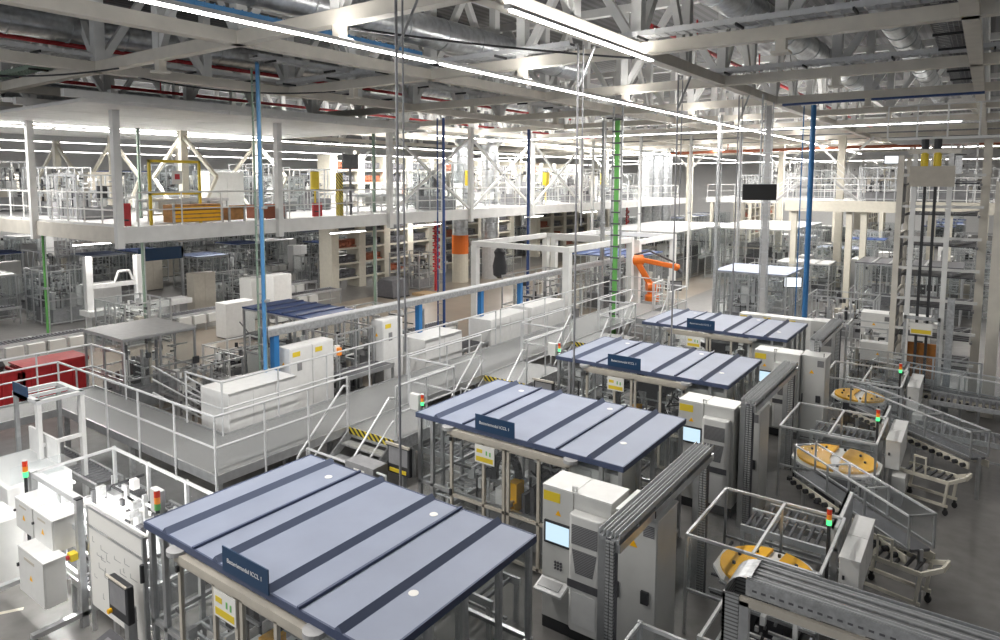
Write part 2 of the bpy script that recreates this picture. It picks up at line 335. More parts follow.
# ================================================================ BATTERY CELLS WITH BLUE ROOFS
CW = 4.42; CD = 2.85; CZ = 2.4
def warning_sign(parent, x, y, z, wd=.42, h=.30):
    w_ = P('warning_sign', MB().box(x, x+wd, y-.012, y, z, z+h), 'paper', parent, 'white and yellow safety notice')
    P('notice_block', MB().box(x+.03, x+wd-.03, y-.016, y-.012, z+.03, z+.12).box(x+.04, x+.17, y-.016, y-.012, z+.19, z+.26), 'yellow', w_)
    P('notice_symbol', MB().box(x+.25, x+.28, y-.016, y-.012, z+.17, z+.25).box(x+.33, x+.36, y-.016, y-.012, z+.16, z+.24), 'green', w_)
def cell(k, label, y0):
    t = T('battery_cell', label, 'machine cell', (-8.92, y0, 0), 0, 'blue roofed battery cells in a row')
    # roof
    roof = P('roof_panel', MB().box(0, CW, 0, CD, CZ-.045, CZ), 'roof_blue', t)
    P('roof_edge', MB().box(-.02, CW+.02, -.025, 0, CZ-.09, CZ+.005).box(-.02, CW+.02, CD, CD+.025, CZ-.09, CZ+.005).box(-.025, 0, 0, CD, CZ-.09, CZ+.005).box(CW, CW+.025, 0, CD, CZ-.09, CZ+.005), 'roof_seam', t)
    for s in (.51, 1.65, 2.66, 3.83):
        P('roof_ridge', MB().add([(s-.07, -.02, CZ), (s+.07, -.02, CZ), (s, -.02, CZ+.075), (s-.07, CD+.02, CZ), (s+.07, CD+.02, CZ), (s, CD+.02, CZ+.075)], [(0,1,2),(5,4,3),(0,3,4,1),(1,4,5,2),(2,5,3,0)]), 'roof_band', t)
    for s in (1.17, 3.2): P('roof_seam', MB().box(s-.018, s+.018, -.02, CD+.02, CZ, CZ+.035), 'roof_seam', t)
    for (a, b) in ((.9, 2.45), (3.0, 2.5), (4.0, .95)):
        P('roof_label', MB().lathe([(.06, 0), (.06, .004)], (a, b, CZ), 14), 'paper', t, 'round white sticker on the roof')
    # frame
    for x in (.04, .36): P('post', MB().box(x-.035, x+.035, .02, .09, 0, CZ-.09), 'alu', t)
    for x in (CW-.05, CW-.4): P('post', MB().box(x-.035, x+.035, .02, .09, 0, CZ-.09), 'alu', t)
    for y in (.75, 1.4, 2.1, CD-.06):
        for x in (.05, CW-.05): P('post', MB().box(x-.035, x+.035, y-.035, y+.035, 0, CZ-.06), 'alu', t)
    for x in (1.2, 2.2, 3.2): P('post', MB().box(x-.03, x+.03, CD-.09, CD-.02, 0, CZ-.06), 'alu', t)
    P('rail', MB().box(.0, CW, .02, .08, .95, 1.01), 'alu', t); P('rail', MB().box(0, CW, CD-.08, CD-.02, .95, 1.01), 'alu', t)
    for x in (.05, CW-.05): P('rail', MB().box(x-.03, x+.03, .05, CD-.05, .95, 1.01).box(x-.03, x+.03, .05, CD-.05, .15, .21), 'alu', t)
    P('glazing', MB().box(.07, .88, .05, .056, .2, CZ-.1), 'glass', t); P('glazing', MB().box(3.52, CW-.07, .05, .056, .2, CZ-.1), 'glass', t)
    for x in (.05, CW-.05): P('glazing', MB().box(x-.003, x+.003, .1, CD-.1, .2, CZ-.12), 'glass', t)
    P('glazing', MB().box(.08, CW-.08, CD-.05, CD-.044, .2, CZ-.12), 'glass', t)
    # sliding door leaves, front
    P('door_track', MB().box(.85, 3.5, -.10, .0, CZ-.22, CZ-.12), 'beige', t)
    for x in (.85, 3.5): P('track_cap', MB().tube((x, -.05, CZ-.14), (x, -.05, CZ-.08), .13, 16), 'lightgrey', t)
    for a, b in ((.9, 2.17), (2.21, 3.48)):
        mb = MB()
        for x in (a, (a+b)/2 if a > 2 else a+.76, b-.06): mb.box(x, x+.055, -.08, -.03, .1, CZ-.2)
        for z in (.1, .95, CZ-.26): mb.box(a, b, -.08, -.03, z, z+.055)
        d = P('sliding_door', mb, 'beige', t)
        P('door_glass', MB().box(a+.03, b-.03, -.058, -.052, .12, CZ-.22), 'glass', d)
        P('door_catch', MB().box(a+.01 if a < 2 else b-.05, a+.05 if a < 2 else b-.01, -.12, -.08, .98, 1.1).box(a+.01 if a < 2 else b-.05, a+.05 if a < 2 else b-.01, -.12, -.08, CZ-.34, CZ-.27), 'dark', d)
    so = -.38 if k else 0
    warning_sign(t, 1.72+so*.55, -.085, CZ-.6, .44, .34)
    sb = P('sign_board', MB().box(1.87+so, 2.74+so, -.06, -.045, CZ+.0, CZ+.30), 'navy', t, 'dark blue name board with white lettering')
    text('sign_text', 'Batteriemodul ICCL %d' % 1, .075, 'white', sb, (2.3+so, -.062, CZ+.15), (R(90), 0, 0), 'white lettering')
    # inside: base, conveyor, press tower, robot head
    P('machine_base', MB().box(1.25, 3.0, .6, 2.3, 0, .62), 'midgrey', t, bevel=.01)
    P('machine_bed', MB().box(1.15, 3.1, .5, 2.4, .62, .70), 'lightgrey', t)
    mb = MB()
    for x in (.2, .75): mb.box(x-.03, x+.03, .2, 2.6, .60, .70)
    for i in range(14): mb.tube((.2, .3+i*.17, .68), (.75, .3+i*.17, .68), .028, 8)
    P('roller_track', mb, 'alu', t)
    mb = MB().box(.2, 4.2, 1.3, 1.42, .75, .83).box(.2, 4.2, 1.75, 1.87, .75, .83)
    for i in range(26): mb.tube((.25+i*.155, 1.42, .79), (.25+i*.155, 1.75, .79), .03, 6)
    P('cross_conveyor', mb, 'alu', t)
    P('press_column', MB().box(1.45, 1.62, 1.9, 2.07, .7, 2.2).box(2.7, 2.87, 1.9, 2.07, .7, 2.2).box(1.4, 2.92, 1.86, 2.11, 1.95, 2.2), 'lightgrey', t)
    P('press_head', MB().box(1.75, 2.55, 1.2, 1.9, 1.5, 1.75).box(1.95, 2.35, 1.35, 1.7, 1.1, 1.5).tube((2.15, 1.5, .9), (2.15, 1.5, 1.1), .1), 'darkgrey', t)
    pts = [(1.75+.28*math.cos(a), .62, 1.35+.42*math.sin(a)) for a in [R(d) for d in range(200, -1, -20)]]
    mb = MB()
    for i, (a, b) in enumerate(zip(pts[:-1], pts[1:])): mb.bar(a, b, .12, .09, (0, 1, 0))
    P('cable_chain', mb, 'dark', t)
    P('gripper', MB().box(1.95, 2.15, .35, .62, 1.0, 1.35).box(1.98, 2.02, .3, .6, .8, 1.0).box(2.1, 2.14, .3, .6, .8, 1.0), 'orange', t, 'orange gripper head')
    P('valve_block', MB().box(1.62, 1.98, .42, .6, .72, 1.12), 'white', t)
    hs = MB(); r2 = random.Random(20+k)
    for i in range(16):
        x, y, z = r2.uniform(2.3, 3.2), r2.uniform(.5, 1.2), r2.uniform(.8, 1.9)
        hs.path([(x, y, z), (x+r2.uniform(-.15, .2), y+.1, z-r2.uniform(.1, .3)), (x+r2.uniform(-.2, .3), y+.25, z-.1)], .018, 6)
    P('hoses', hs, 'dark', t, kind='stuff')
    mb = MB()
    for i in range(7): mb.box(2.2+.13*i, 2.28+.13*i, .45+.1*(i % 3), .7+.1*(i % 2), .75, 1.15+.12*(i % 4))
    P('actuators', mb, 'darkgrey', t)
    for i in range(5): P('tool_plate', MB().box(1.3+.33*i, 1.55+.33*i, .7, 1.1, .71, .80+.03*i), ('lightgrey', 'white', 'midgrey', 'alu', 'white')[i], t)
    P('rear_cabinet', MB().box(3.3, 4.3, .16, .95, 0, 2.15), 'cabinet_light', t, bevel=.01)
    fittings(t, 3.1, 2.7, 2.1, 300+k)
    P('cabinet_door', MB().box(3.33, 3.78, .145, .16, .1, 2.1), 'cabinet_light', t)
    return t
cell(0, 'battery cell under the nearest and largest blue roof at the bottom of the photo', 4.55)
cell(1, 'battery cell under the second blue roof, left of the front grey control cabinet', 10.12)
cell(2, 'battery cell under the third blue roof from the front', 15.72)
cell(3, 'battery cell under the farthest of the four large blue roofs', 21.4)

def stack_light(label, x, y, z, h=.22, group=None, pole=.0, lit='green', s=1.):
    s *= .72
    t = T('stack_light', label, 'signal light', (x, y, z), 0, group)
    r = .035*s
    P('base', MB().tube((0, 0, -pole), (0, 0, .05), r*.7, 10), 'dark', t)
    zz = .05
    for nme, mt in (('green_lamp', 'glow_green' if lit == 'green' else 'green'), ('orange_lamp', 'glow_orange'), ('red_lamp', 'glow_red')):
        P(nme, MB().tube((0, 0, zz), (0, 0, zz+.075*s), r, 12), mt, t); zz += .08*s
    P('cap', MB().tube((0, 0, zz), (0, 0, zz+.012), r, 12), 'white', t)
stack_light('signal light with orange lamp on the left corner of the nearest blue roof', -8.98, 4.75, 2.42, s=1.6, lit='')
stack_light('signal light at the left corner of the second blue roof', -8.98, 10.35, 2.42, s=1.3)
stack_light('signal light at the left corner of the third blue roof', -8.98, 15.95, 2.42, s=1.3)
for i, y in enumerate((4.9, 10.45, 16.05)):
    t = T('junction_box', 'small light grey box beside the signal light of the %s blue roof' % ('nearest', 'second', 'third')[i], 'box', (-9.25, y, 2.3))
    P('body', MB().box(-.12, .12, -.05, .05, 0, .34), 'cabinet_light', t, bevel=.01); P('bracket', MB().box(-.02, .3, .05, .08, .0, .05), 'alu', t)

# ---- operator control cabinets beside the cells
def warn_tri(parent, x, y, z, s=.07):
    P('warning_triangle', MB().add([(x-s, y, z), (x+s, y, z), (x, y, z+s*1.7), (x-s, y-.004, z), (x+s, y-.004, z), (x, y-.004, z+s*1.7)], [(0,1,2),(5,4,3),(0,3,4,1),(1,4,5,2),(2,5,3,0)]), 'orange', parent, 'small yellow warning triangle')
def op_cabinet(label, x, y, group='operator control cabinets beside the cells', screen=True):
    t = T('control_cabinet', label, 'control cabinet', (x, y, 0), 0, group)
    H = 2.32
    P('plinth', MB().box(0, 1.16, .02, .62, 0, .2), 'dark', t)
    P('body', MB().box(0, .535, 0, .62, .2, H).box(.545, 1.16, 0, .62, .2, H), 'cabinet', t, bevel=.012)
    P('top_cover', MB().box(0, .535, 0, .62, H, H+.02).box(.545, 1.16, 0, .62, H, H+.02), 'cabinet_light', t)
    P('lifting_eye', MB().box(.50, .52, .02, .06, H, H+.1).box(.56, .58, .02, .06, H, H+.1).tube((.51, .04, H+.09), (.57, .04, H+.09), .015), 'white', t)
    P('name_label', MB().box(.02, .31, -.006, 0, H-.22, H-.07), 'yellow', t, 'yellow label strip with fine print')
    warn_tri(t, .28, -.002, H-.42, .05)
    if screen:
        m = P('monitor', MB().box(.05, .515, -.03, 0, 1.43, 1.79), 'dark', t); P('screen_panel', MB().box(.08, .485, -.034, -.03, 1.47, 1.76), 'screen', m, 'glowing pale blue screen')
        b = MB()
        for i in range(3):
            for j in range(3): b.tube((.24+.05*i, -.02, 1.05+.05*j), (.24+.05*i, 0, 1.05+.05*j), .018, 8)
        P('push_button_panel', b, 'darkgrey', t)
        kb = P('keyboard_shelf', MB().bar((.02, -.16, .82), (.5, -.16, .82), .28, .05, (0, -.3, 1)), 'white', t, bevel=.01)
        P('keyboard', MB().bar((.06, -.16, .85), (.42, -.16, .85), .16, .02, (0, -.3, 1)), 'lightgrey', kb)
    ac = P('cooling_unit', MB().prism([(.56, -.16), (.61, -.2), (1.05, -.2), (1.1, -.16), (1.1, 0), (.56, 0)], 1.8, (0, 0, .3)), 'cabinet_light', t, bevel=.02)
    P('upper_grille', MB().box(.62, 1.04, -.206, -.2, 1.66, 1.96), 'vent', ac, 'dark grey louvred grille')
    P('lower_grille', MB().add([(.63, -.206, 1.58), (1.03, -.206, 1.58), (.97, -.206, 1.22), (.69, -.206, 1.22), (.63, -.2, 1.58), (1.03, -.2, 1.58), (.97, -.2, 1.22), (.69, -.2, 1.22)], [(0,3,2,1),(4,5,6,7),(0,1,5,4),(1,2,6,5),(2,3,7,6),(3,0,4,7)]), 'vent', ac)
    P('display_band', MB().box(.56, 1.1, -.208, -.2, .98, 1.1), 'darkgrey', ac, 'dark curved display band')
    P('lower_cover', MB().box(.64, 1.02, -.206, -.2, .42, .92), 'white', ac)
    return t
c0 = op_cabinet('large grey control cabinet with a lit blue screen and cooling unit, front of the photo', -5.29, 8.93)
op_cabinet('grey control cabinet with a yellow label beside the second blue roof', -5.1, 14.3)
op_cabinet('grey control cabinet beside the third blue roof, mostly behind the middle cable bridge', -5.0, 19.9)
def side_cabinet(label, x, y, wd, d, h, m='cabinet', group=None, vents=True):
    t = T('switch_cabinet', label, 'control cabinet', (x, y, 0), 0, group)
    P('body', MB().box(0, wd, 0, d, .06, h), m, t, bevel=.012); P('plinth', MB().box(.02, wd-.02, .02, d, 0, .06), 'darkgrey', t)
    P('top_cover', MB().box(-.01, wd+.01, -.01, d+.01, h, h+.02), 'cabinet_light', t)
    dr = P('door', MB().box(.01, wd-.01, -.02, 0, .1, h-.02), m, t, bevel=.006)
    P('door_handle', MB().box(.05, .07, -.05, -.02, h*.45, h*.55), 'dark', dr)
    warn_tri(t, wd*.45, -.022, h-.45, .06)
    if vents: P('vent_grille', MB().box(wd-.2, wd-.04, -.026, -.02, h-.25, h-.08), 'vent', t)
    P('isolator_switch', MB().box(wd*.66, wd*.84, -.06, -.02, h*.47, h*.55), 'dark', t); 
    P('antenna', MB().tube((wd-.06, .05, h), (wd-.06, .05, h+.12), .01, 6), 'dark', t)
    return t
side_cabinet('plain grey switch cabinet right of the front control cabinet, under the cable bridge', -4.02, 8.85, .62, .75, 2.32)
side_cabinet('narrow grey switch cabinet right of the second control cabinet', -3.9, 14.55, .42, .7, 2.32)
side_cabinet('pale switch cabinet right of the third control cabinet', -3.83, 20.1, .6, .7, 2.3)

# ---- cable bridges (posts plus a triple channel tray)
def cable_bridge(label, y0, y1, x, z, w_=.28, far=True, near=True):
    t = T('cable_bridge', label, 'cable bridge', (x, y0, 0), 0, 'cable bridges of perforated channel')
    L = y1-y0
    for i in range(3):
        a = -w_/2+i*w_/2.6
        mb = MB().box(a, a+.008, 0, L, z, z+.09).box(a+.065, a+.073, 0, L, z, z+.09).box(a, a+.073, 0, L, z, z+.008)
        P('tray_channel', mb, 'channel', t)
    mb = MB()
    for j in range(int(L/.6)+1): mb.box(-w_/2, w_/2, j*.6, j*.6+.04, z-.05, z)
    P('tray_support', mb, 'galv', t)
    P('carrier_beam', MB().box(w_/2-.08, w_/2+.02, 0, L, z-.16, z-.05), 'alu', t)
    for yy, on in ((.06, near), (L-.06, far)):
        if not on: continue
        P('post', MB().box(-w_/2, -w_/2+.1, yy-.06, yy+.06, 0, z-.05), 'alu', t)
        P('vertical_channel', MB().box(-w_/2+.12, -w_/2+.17, yy-.1, yy+.02, 0, z-.02).box(w_/2-.1, w_/2-.05, yy-.1, yy+.02, 0, z-.02).box(-w_/2+.12, w_/2-.05, yy, yy+.02, 0, z), 'perforated', t)
        P('cable_bundle', MB().tube((0, yy-.03, 0), (0, yy-.03, z), .045, 8).tube((.09, yy-.03, 0), (.09, yy-.03, z), .03, 8), 'darkgrey', t)
    return t
cable_bridge('front cable bridge with pale channels over the front switch cabinet', 7.75, 11.45, -3.62, 2.5)
cable_bridge('middle cable bridge beside the third blue roof', 14.0, 17.75, -3.6, 2.6)
cable_bridge('rear cable bridge beside the farthest blue roof', 20.7, 24.2, -3.6, 2.62)
t = T('cable_bridge', 'foreground cable bridge slanting to the bottom right corner on a perforated post', 'cable bridge', (-2.0, 8.02, 0), R(0), 'cable bridges of perforated channel')
for i in range(5):
    a = -.22+i*.085
    P('tray_channel', MB().box(.05, 6, a, a+.01, 2.47, 2.56).box(.05, 6, a+.06, a+.07, 2.47, 2.56).box(.05, 6, a, a+.07, 2.47, 2.48), 'galv' if i % 2 else 'alu_bright', t)
P('tray_side', MB().box(.05, 6, -.25, -.235, 2.36, 2.55).box(.05, 6, .22, .235, 2.42, 2.58), 'galv', t)
for i in range(60): P('slot', MB().box(.12+i*.095, .17+i*.095, -.252, -.25, 2.42, 2.445), 'darkgrey', t)
P('carrier_beam', MB().box(0, 6, -.3, -.24, 2.25, 2.34), 'beige', t)
P('curved_elbow', MB().add(*(lambda pts: ([(x, y, z) for x, z in pts for y in (-.25, .2)], [(2*i, 2*i+1, 2*i+3, 2*i+2) for i in range(len(pts)-1)]))([(.1-.28*math.sin(R(a)), 2.30+.28*math.cos(R(a))) for a in range(0, 91, 15)])), 'galv', t)
P('post', MB().box(0, .1, -.3, -.2, 0, 2.3), 'alu', t); P('vertical_channel', MB().box(-.2, -.02, -.25, -.22, 0, 2.32).box(-.2, -.02, .16, .19, 0, 2.32).box(-.2, -.17, -.25, .19, 0, 2.3), 'perforated', t)
# service poles hanging from the roof behind each cell
for k in range(4):
    x, y = (-7.7, -7.45, -7.25, -7.15)[k], 8.3+5.62*k
    t = T('service_pole', 'thin grey steel pole dropping from the roof truss to behind the %s blue roof' % ('nearest', 'second', 'third', 'farthest')[k], 'pole', (x, y, 0), 0, 'vertical service poles')
    P('pole_tube', MB().tube((0, 0, 0), (0, 0, 10), .024, 10), 'midgrey', t); P('pole_tube', MB().tube((.12, .02, 4.2 if k == 0 else 6), (.12, .02, 10), .016, 8), 'midgrey', t)
    P('top_brace', MB().bar((.02, 0, 9.1), (.25, .3, 10), .05, .04), 'galv', t)

# ================================================================ RAISED WALKWAY WITH RAILINGS AND STAIRS
ZD = 1.2
t = T('raised_walkway', 'grey raised walkway with chequered deck that turns a corner and runs down the hall', 'walkway', (-12.8, 8, 0))
def dk(x0, x1, y0, y1): return MB().box(x0+12.8, x1+12.8, y0-8, y1-8, ZD-.06, ZD)
for a in ((-20, -18.7, -1, 8.9), (-18.7, -11.85, 7.5, 8.9), (-13.7, -11.85, 8.9, 20), (-13.7, -11.85, 20, 31)): P('deck_panel', dk(*a), 'grating', t)
def fas(x0, x1, y0, y1, h=.15): return MB().box(x0+12.8, x1+12.8, y0-8, y1-8, ZD-h, ZD+.04)
for a in ((-18.68, -18.64, -1, 7.5), (-20.04, -20, -1, 8.94), (-18.64, -11.85, 7.46, 7.5), (-20, -13.72, 8.9, 8.94), (-11.85, -11.81, 7.46, 31), (-13.74, -13.7, 8.94, 31)): P('edge_beam', fas(*a), 'alu', t)
for x, y in [(-18.7, 1), (-18.7, 5), (-18.7, 7.6), (-15.4, 7.6), (-11.95, 7.6)]+[(-11.95, 10.5+2.8*i) for i in range(8)]+[(-13.6, 10.5+2.8*i) for i in range(8)]+[(-15.4, 8.8)]:
    P('leg', MB().box(x+12.75, x+12.85, y-8.05, y-7.95, 0, ZD-.06), 'galv', t)
LY = (11.0, 16.45, 21.95, 27.4)
for i, y in enumerate(LY): P('landing', MB().box(.95, 2.5, y-8, y-5.9, ZD-.06, ZD), 'grating', t); P('landing_edge', MB().box(.95, 2.5, y-8.04, y-8, ZD-.2, ZD+.02).box(2.5, 2.54, y-8.04, y-5.9, ZD-.24, ZD+.04), 'galv', t)
for i, y in enumerate(LY[:3]): P('hazard_tape', MB().box(1.0, 2.45, y-8.05, y-8.04, ZD-.13, ZD+.03), 'hazard', t, 'black and yellow hazard strip')
nrail = 0
def railing(label, pts, z=ZD, h=1.25, step=1.5, r=.024, m='alu_bright', mids=1, mo=0.55, group='walkway guard railings', toe=0, name='guard_railing', drop=0):
    c = pts[0]; t = T(name, label, 'railing', (c[0], c[1], z), 0, group)
    q = [(p[0]-c[0], p[1]-c[1]) for p in pts]
    P('top_rail', MB().path([(a, b, h) for a, b in q], r*1.1, 8), m, t, smooth=True)
    for k in range(mids): P('mid_rail', MB().path([(a, b, h*(k+1)/(mids+1)) for a, b in q], r*.9, 6), m, t, smooth=True)
    if toe:
        for a, b in zip(q[:-1], q[1:]): P('toe_board', MB().bar((*a, toe/2), (*b, toe/2), .02, toe), m, t)
    seen = set()
    me = MB().tube((0, 0, -drop), (0, 0, h), r, 8).mesh('post', m, True)
    for a, b in zip(q[:-1], q[1:]):
        L = math.dist(a, b); n = max(1, round(L/step))
        for i in range(n+1):
            p = (round(a[0]+(b[0]-a[0])*i/n, 2), round(a[1]+(b[1]-a[1])*i/n, 2))
            if p in seen: continue
            seen.add(p); P('post', me, None, t, loc=(p[0], p[1], 0))
    return t
railing('handrail on the near edge of the left walkway end, in front of the red containers', [(-18.62, -1), (-18.62, 7.43), (-17.6, 7.43)], drop=.4)
railing('handrail on the far edge of the left walkway end, closest to the red containers', [(-19.95, -1), (-19.95, 8.85), (-18.1, 8.85)])
railing('railing along the near side of the walkway corner, turning past the nearest corner post', [(-17.6, 7.43), (-11.78, 7.43), (-11.78, 10.9)], drop=.4, step=1.3)
railing('railing on the inner corner of the walkway beside the long white box', [(-15.2, 8.87), (-13.72, 8.87), (-13.72, 19.8)])
railing('inner railing of the walkway continuing towards the green ladder', [(-13.72, 20.1), (-13.72, 30.9), (-11.95, 30.9)])
for i, y in enumerate(LY):
    n_ = ('first', 'second', 'third', 'fourth')[i]
    ny = LY[i+1] if i < 3 else 30.8
    railing('walkway railing between the %s stair landing and the next one' % n_, [(-11.88, y+2.15), (-11.88, ny-.08)])
    railing('railing around the outer side of the %s stair landing' % n_, [(-10.33, y+.02), (-10.33, y+2.1), (-11.8, y+2.1)], step=1.0)
    # stairs running down towards the camera
    t = T('stair', 'short metal stair with slanted handrails at the %s walkway landing' % n_, 'stairs', (-11.8, y-.08, 0), 0, 'short stairs down from the walkway')
    mb = 4
    for k in range(4): P('tread', MB().box(.1, 1.4, -.3*(k+1), -.3*k-.04, ZD-.24*(k+1)-.04, ZD-.24*(k+1)), 'galv', t)
    for x in (.05, 1.42): P('stringer', MB().bar((x, 0, ZD-.12), (x, -1.35, .1), .04, .2), 'galv', t)
    for x in (.0, 1.47):
        P('handrail', MB().path([(x, .03, ZD+1.0), (x, -.12, ZD+1.05), (x, -1.5, .98), (x, -1.5, 0)], .026, 8), 'alu_bright', t, smooth=True)
        P('handrail', MB().tube((x, 0, ZD+.5), (x, -1.5, .45), .02, 8), 'alu_bright', t)
t = T('stair', 'stair with stepped handrails leaving the back of the walkway near the long white box', 'stairs', (-16.9, 8.95, 0))
for k in range(4): P('tread', MB().box(.05, 1.5, .3*k+.04, .3*(k+1), ZD-.24*(k+1)-.04, ZD-.24*(k+1)), 'galv', t)
for x in (0, 1.55):
    P('stringer', MB().bar((x, 0, ZD-.12), (x, 1.35, .1), .04, .2), 'galv', t)
    for dz in (0, .35, .7): P('handrail', MB().path([(x, 0, ZD+.4+dz), (x, 1.6, .35+dz), (x, 1.6, 0)], .024, 8), 'alu_bright', t, smooth=True)

# ================================================================ generic builders
def box_unit(label, cat, x, y, z, wd, d, h, m='white', seams=0, rot=0, group=None, name='machine_housing', lab=None, skirt=True, lid=False):
    t = T(name, label, cat, (x, y, z), rot, group)
    P('body', MB().box(0, wd, 0, d, .05 if skirt else 0, h), m, t, bevel=.015)
    if skirt: P('plinth', MB().box(.03, wd-.03, .03, d-.03, 0, .05), 'darkgrey', t)
    for i in range(seams):
        a = d*(i)/seams; P('side_door', MB().box(wd, wd+.012, a+.015, a+d/seams-.015, .1, h-.06), m, t)
    if lab: P('label_plate', MB().box(wd+.0, wd+.006+.012*(seams > 0), .1, .3, h-.2, h-.08), lab, t)
    if lid: P('lid', MB().box(-.02, wd+.02, -.02, d+.02, h, h+.03), 'white', t)
    return t
def conveyor(label, x, y, rot, L, W=.7, H=.75, m='alu', rollers=True, group=None, boxes=0, z=0, legs=None):
    t = T('conveyor', label, 'conveyor', (x, y, z), rot, group)
    P('side_rail', MB().box(0, L, -W/2-.05, -W/2, H-.12, H), m, t); P('side_rail', MB().box(0, L, W/2, W/2+.05, H-.12, H), m, t)
    mb = MB(); n = int(L/.14)
    for i in range(n): mb.tube((.07+i*.14, -W/2, H-.05), (.07+i*.14, W/2, H-.05), .032, 6, cap=False)
    P('rollers' if rollers else 'belt', mb if rollers else MB().box(0, L, -W/2, W/2, H-.07, H-.03), 'darkgrey', t, kind='stuff' if rollers else None)
    for i in range(legs or max(2, int(L/1.6)+1)):
        n_ = (legs or max(2, int(L/1.6)+1))-1
        for s in (-1, 1): P('leg', MB().box(i*(L-.1)/n_, i*(L-.1)/n_+.06, s*W/2-.03+s*.03, s*W/2+.03+s*.03, 0, H-.1), m, t)
    P('cross_brace', MB().box(0, L, -.02, .02, .25, .3), m, t)
    for i in range(boxes): P('drive_box', MB().box(.3+i*.75, .9+i*.75, -W/2-.3, -W/2-.06, H-.5, H-.1), 'cabinet', t, bevel=.01)
    return t
def fence(label, x, y, rot, L, H=2.0, step=1.1, m='alu', pm='glass', group=None, z=0, name='guard_fence'):
    t = T(name, label, 'machine guard', (x, y, z), rot, group)
    n = max(1, round(L/step)); s = L/n
    for i in range(n+1): P('post', MB().box(i*s-.025, i*s+.025, -.025, .025, 0, H), m, t)
    for i in range(n): P('panel', MB().box(i*s+.03, (i+1)*s-.03, -.004, .004, .15, H-.03), pm, t)
    P('rail', MB().box(0, L, -.02, .02, H-.04, H), m, t); P('rail', MB().box(0, L, -.02, .02, .12, .16), m, t); P('rail', MB().box(0, L, -.02, .02, H*.48, H*.48+.03), m, t)
    return t
def guts(t, wd, d, h, seed, n=14, z0=0):
    r = random.Random(seed)
    P('machine_bed', MB().box(.12*wd, .88*wd, .15*d, .85*d, z0, z0+h*.28), 'midgrey', t); 
    for i in range(n):
        a = r.uniform(.08, .8)*wd; b = r.uniform(.08, .8)*d; zz = z0+h*r.choice((.28, .28, .28, .45)); k = r.random()
        mm = r.choice(('alu', 'alu', 'lightgrey', 'white', 'darkgrey', 'midgrey', 'dark', 'cabinet', 'beige', 'galv'))
        if k < .45: P('module', MB().box(a, a+wd*r.uniform(.05, .18), b, b+d*r.uniform(.05, .2), zz, zz+h*r.uniform(.05, .35)), mm, t)
        elif k < .7: P('column', MB().box(a, a+.07, b, b+.07, z0, z0+h*r.uniform(.5, .9)), mm, t)
        elif k < .85: P('cross_beam', MB().box(a*.5, min(wd*.95, a*.5+wd*.5), b, b+.07, z0+h*.6, z0+h*.6+.08), mm, t)
        else: P('cylinder', MB().tube((a, b, zz), (a, b, zz+h*.3), .06, 10), mm, t)
def cell_box(label, x, y, rot, wd, d, h, roof='roof_blue', fm='alu', pm='glass', seed=0, n=14, cat='machine cell', group=None, name='machine_cell', ribs=3, z=0, step=1.0):
    t = T(name, label, cat, (x, y, z), rot, group)
    nx = max(1, round(wd/step)); ny = max(1, round(d/step))
    pm_ = MB().box(-.03, .03, -.03, .03, 0, h).mesh('post', fm)
    for i in range(nx+1):
        for b in (0, d): P('post', pm_, None, t, loc=(i*wd/nx, b, 0))
    for j in range(1, ny):
        for a in (0, wd): P('post', pm_, None, t, loc=(a, j*d/ny, 0))
    for z_ in (.1, h*.45, h-.06):
        P('rail', MB().box(0, wd, -.02, .02, z_, z_+.05).box(0, wd, d-.02, d+.02, z_, z_+.05).box(-.02, .02, 0, d, z_, z_+.05).box(wd-.02, wd+.02, 0, d, z_, z_+.05), fm, t)
    if pm:
        for b in (0, d): P('glazing', MB().box(.03, wd-.03, b-.003, b+.003, .15, h-.06), pm, t)
        for a in (0, wd): P('glazing', MB().box(a-.003, a+.003, .03, d-.03, .15, h-.06), pm, t)
    if roof:
        P('roof_panel', MB().box(-.04, wd+.04, -.04, d+.04, h, h+.05), roof, t)
        for i in range(ribs): P('roof_ridge', MB().box((i+1)*wd/(ribs+1)-.05, (i+1)*wd/(ribs+1)+.05, -.04, d+.04, h+.05, h+.09), 'roof_seam' if 'blue' in roof else 'lightgrey', t)
    guts(t, wd, d, h, seed, n); fittings(t, wd, d, h, seed)
    return t
def portal(label, x, y, rot, wd, d, h, m='steel_white', th=.3, name='portal_frame'):
    t = T(name, label, 'frame', (x, y, 0), rot)
    for a in (0, wd):
        for b in (0, d): P('column', MB().box(a-th/2, a+th/2, b-th/2, b+th/2, 0, h), m, t)
    for b in (0, d): P('beam', MB().box(-th/2, wd+th/2, b-th*.4, b+th*.4, h-th*.1, h+th*.7), m, t)
    for a in (0, wd): P('beam', MB().box(a-th*.4, a+th*.4, 0, d, h-th*.1, h+th*.7), m, t)
    return t

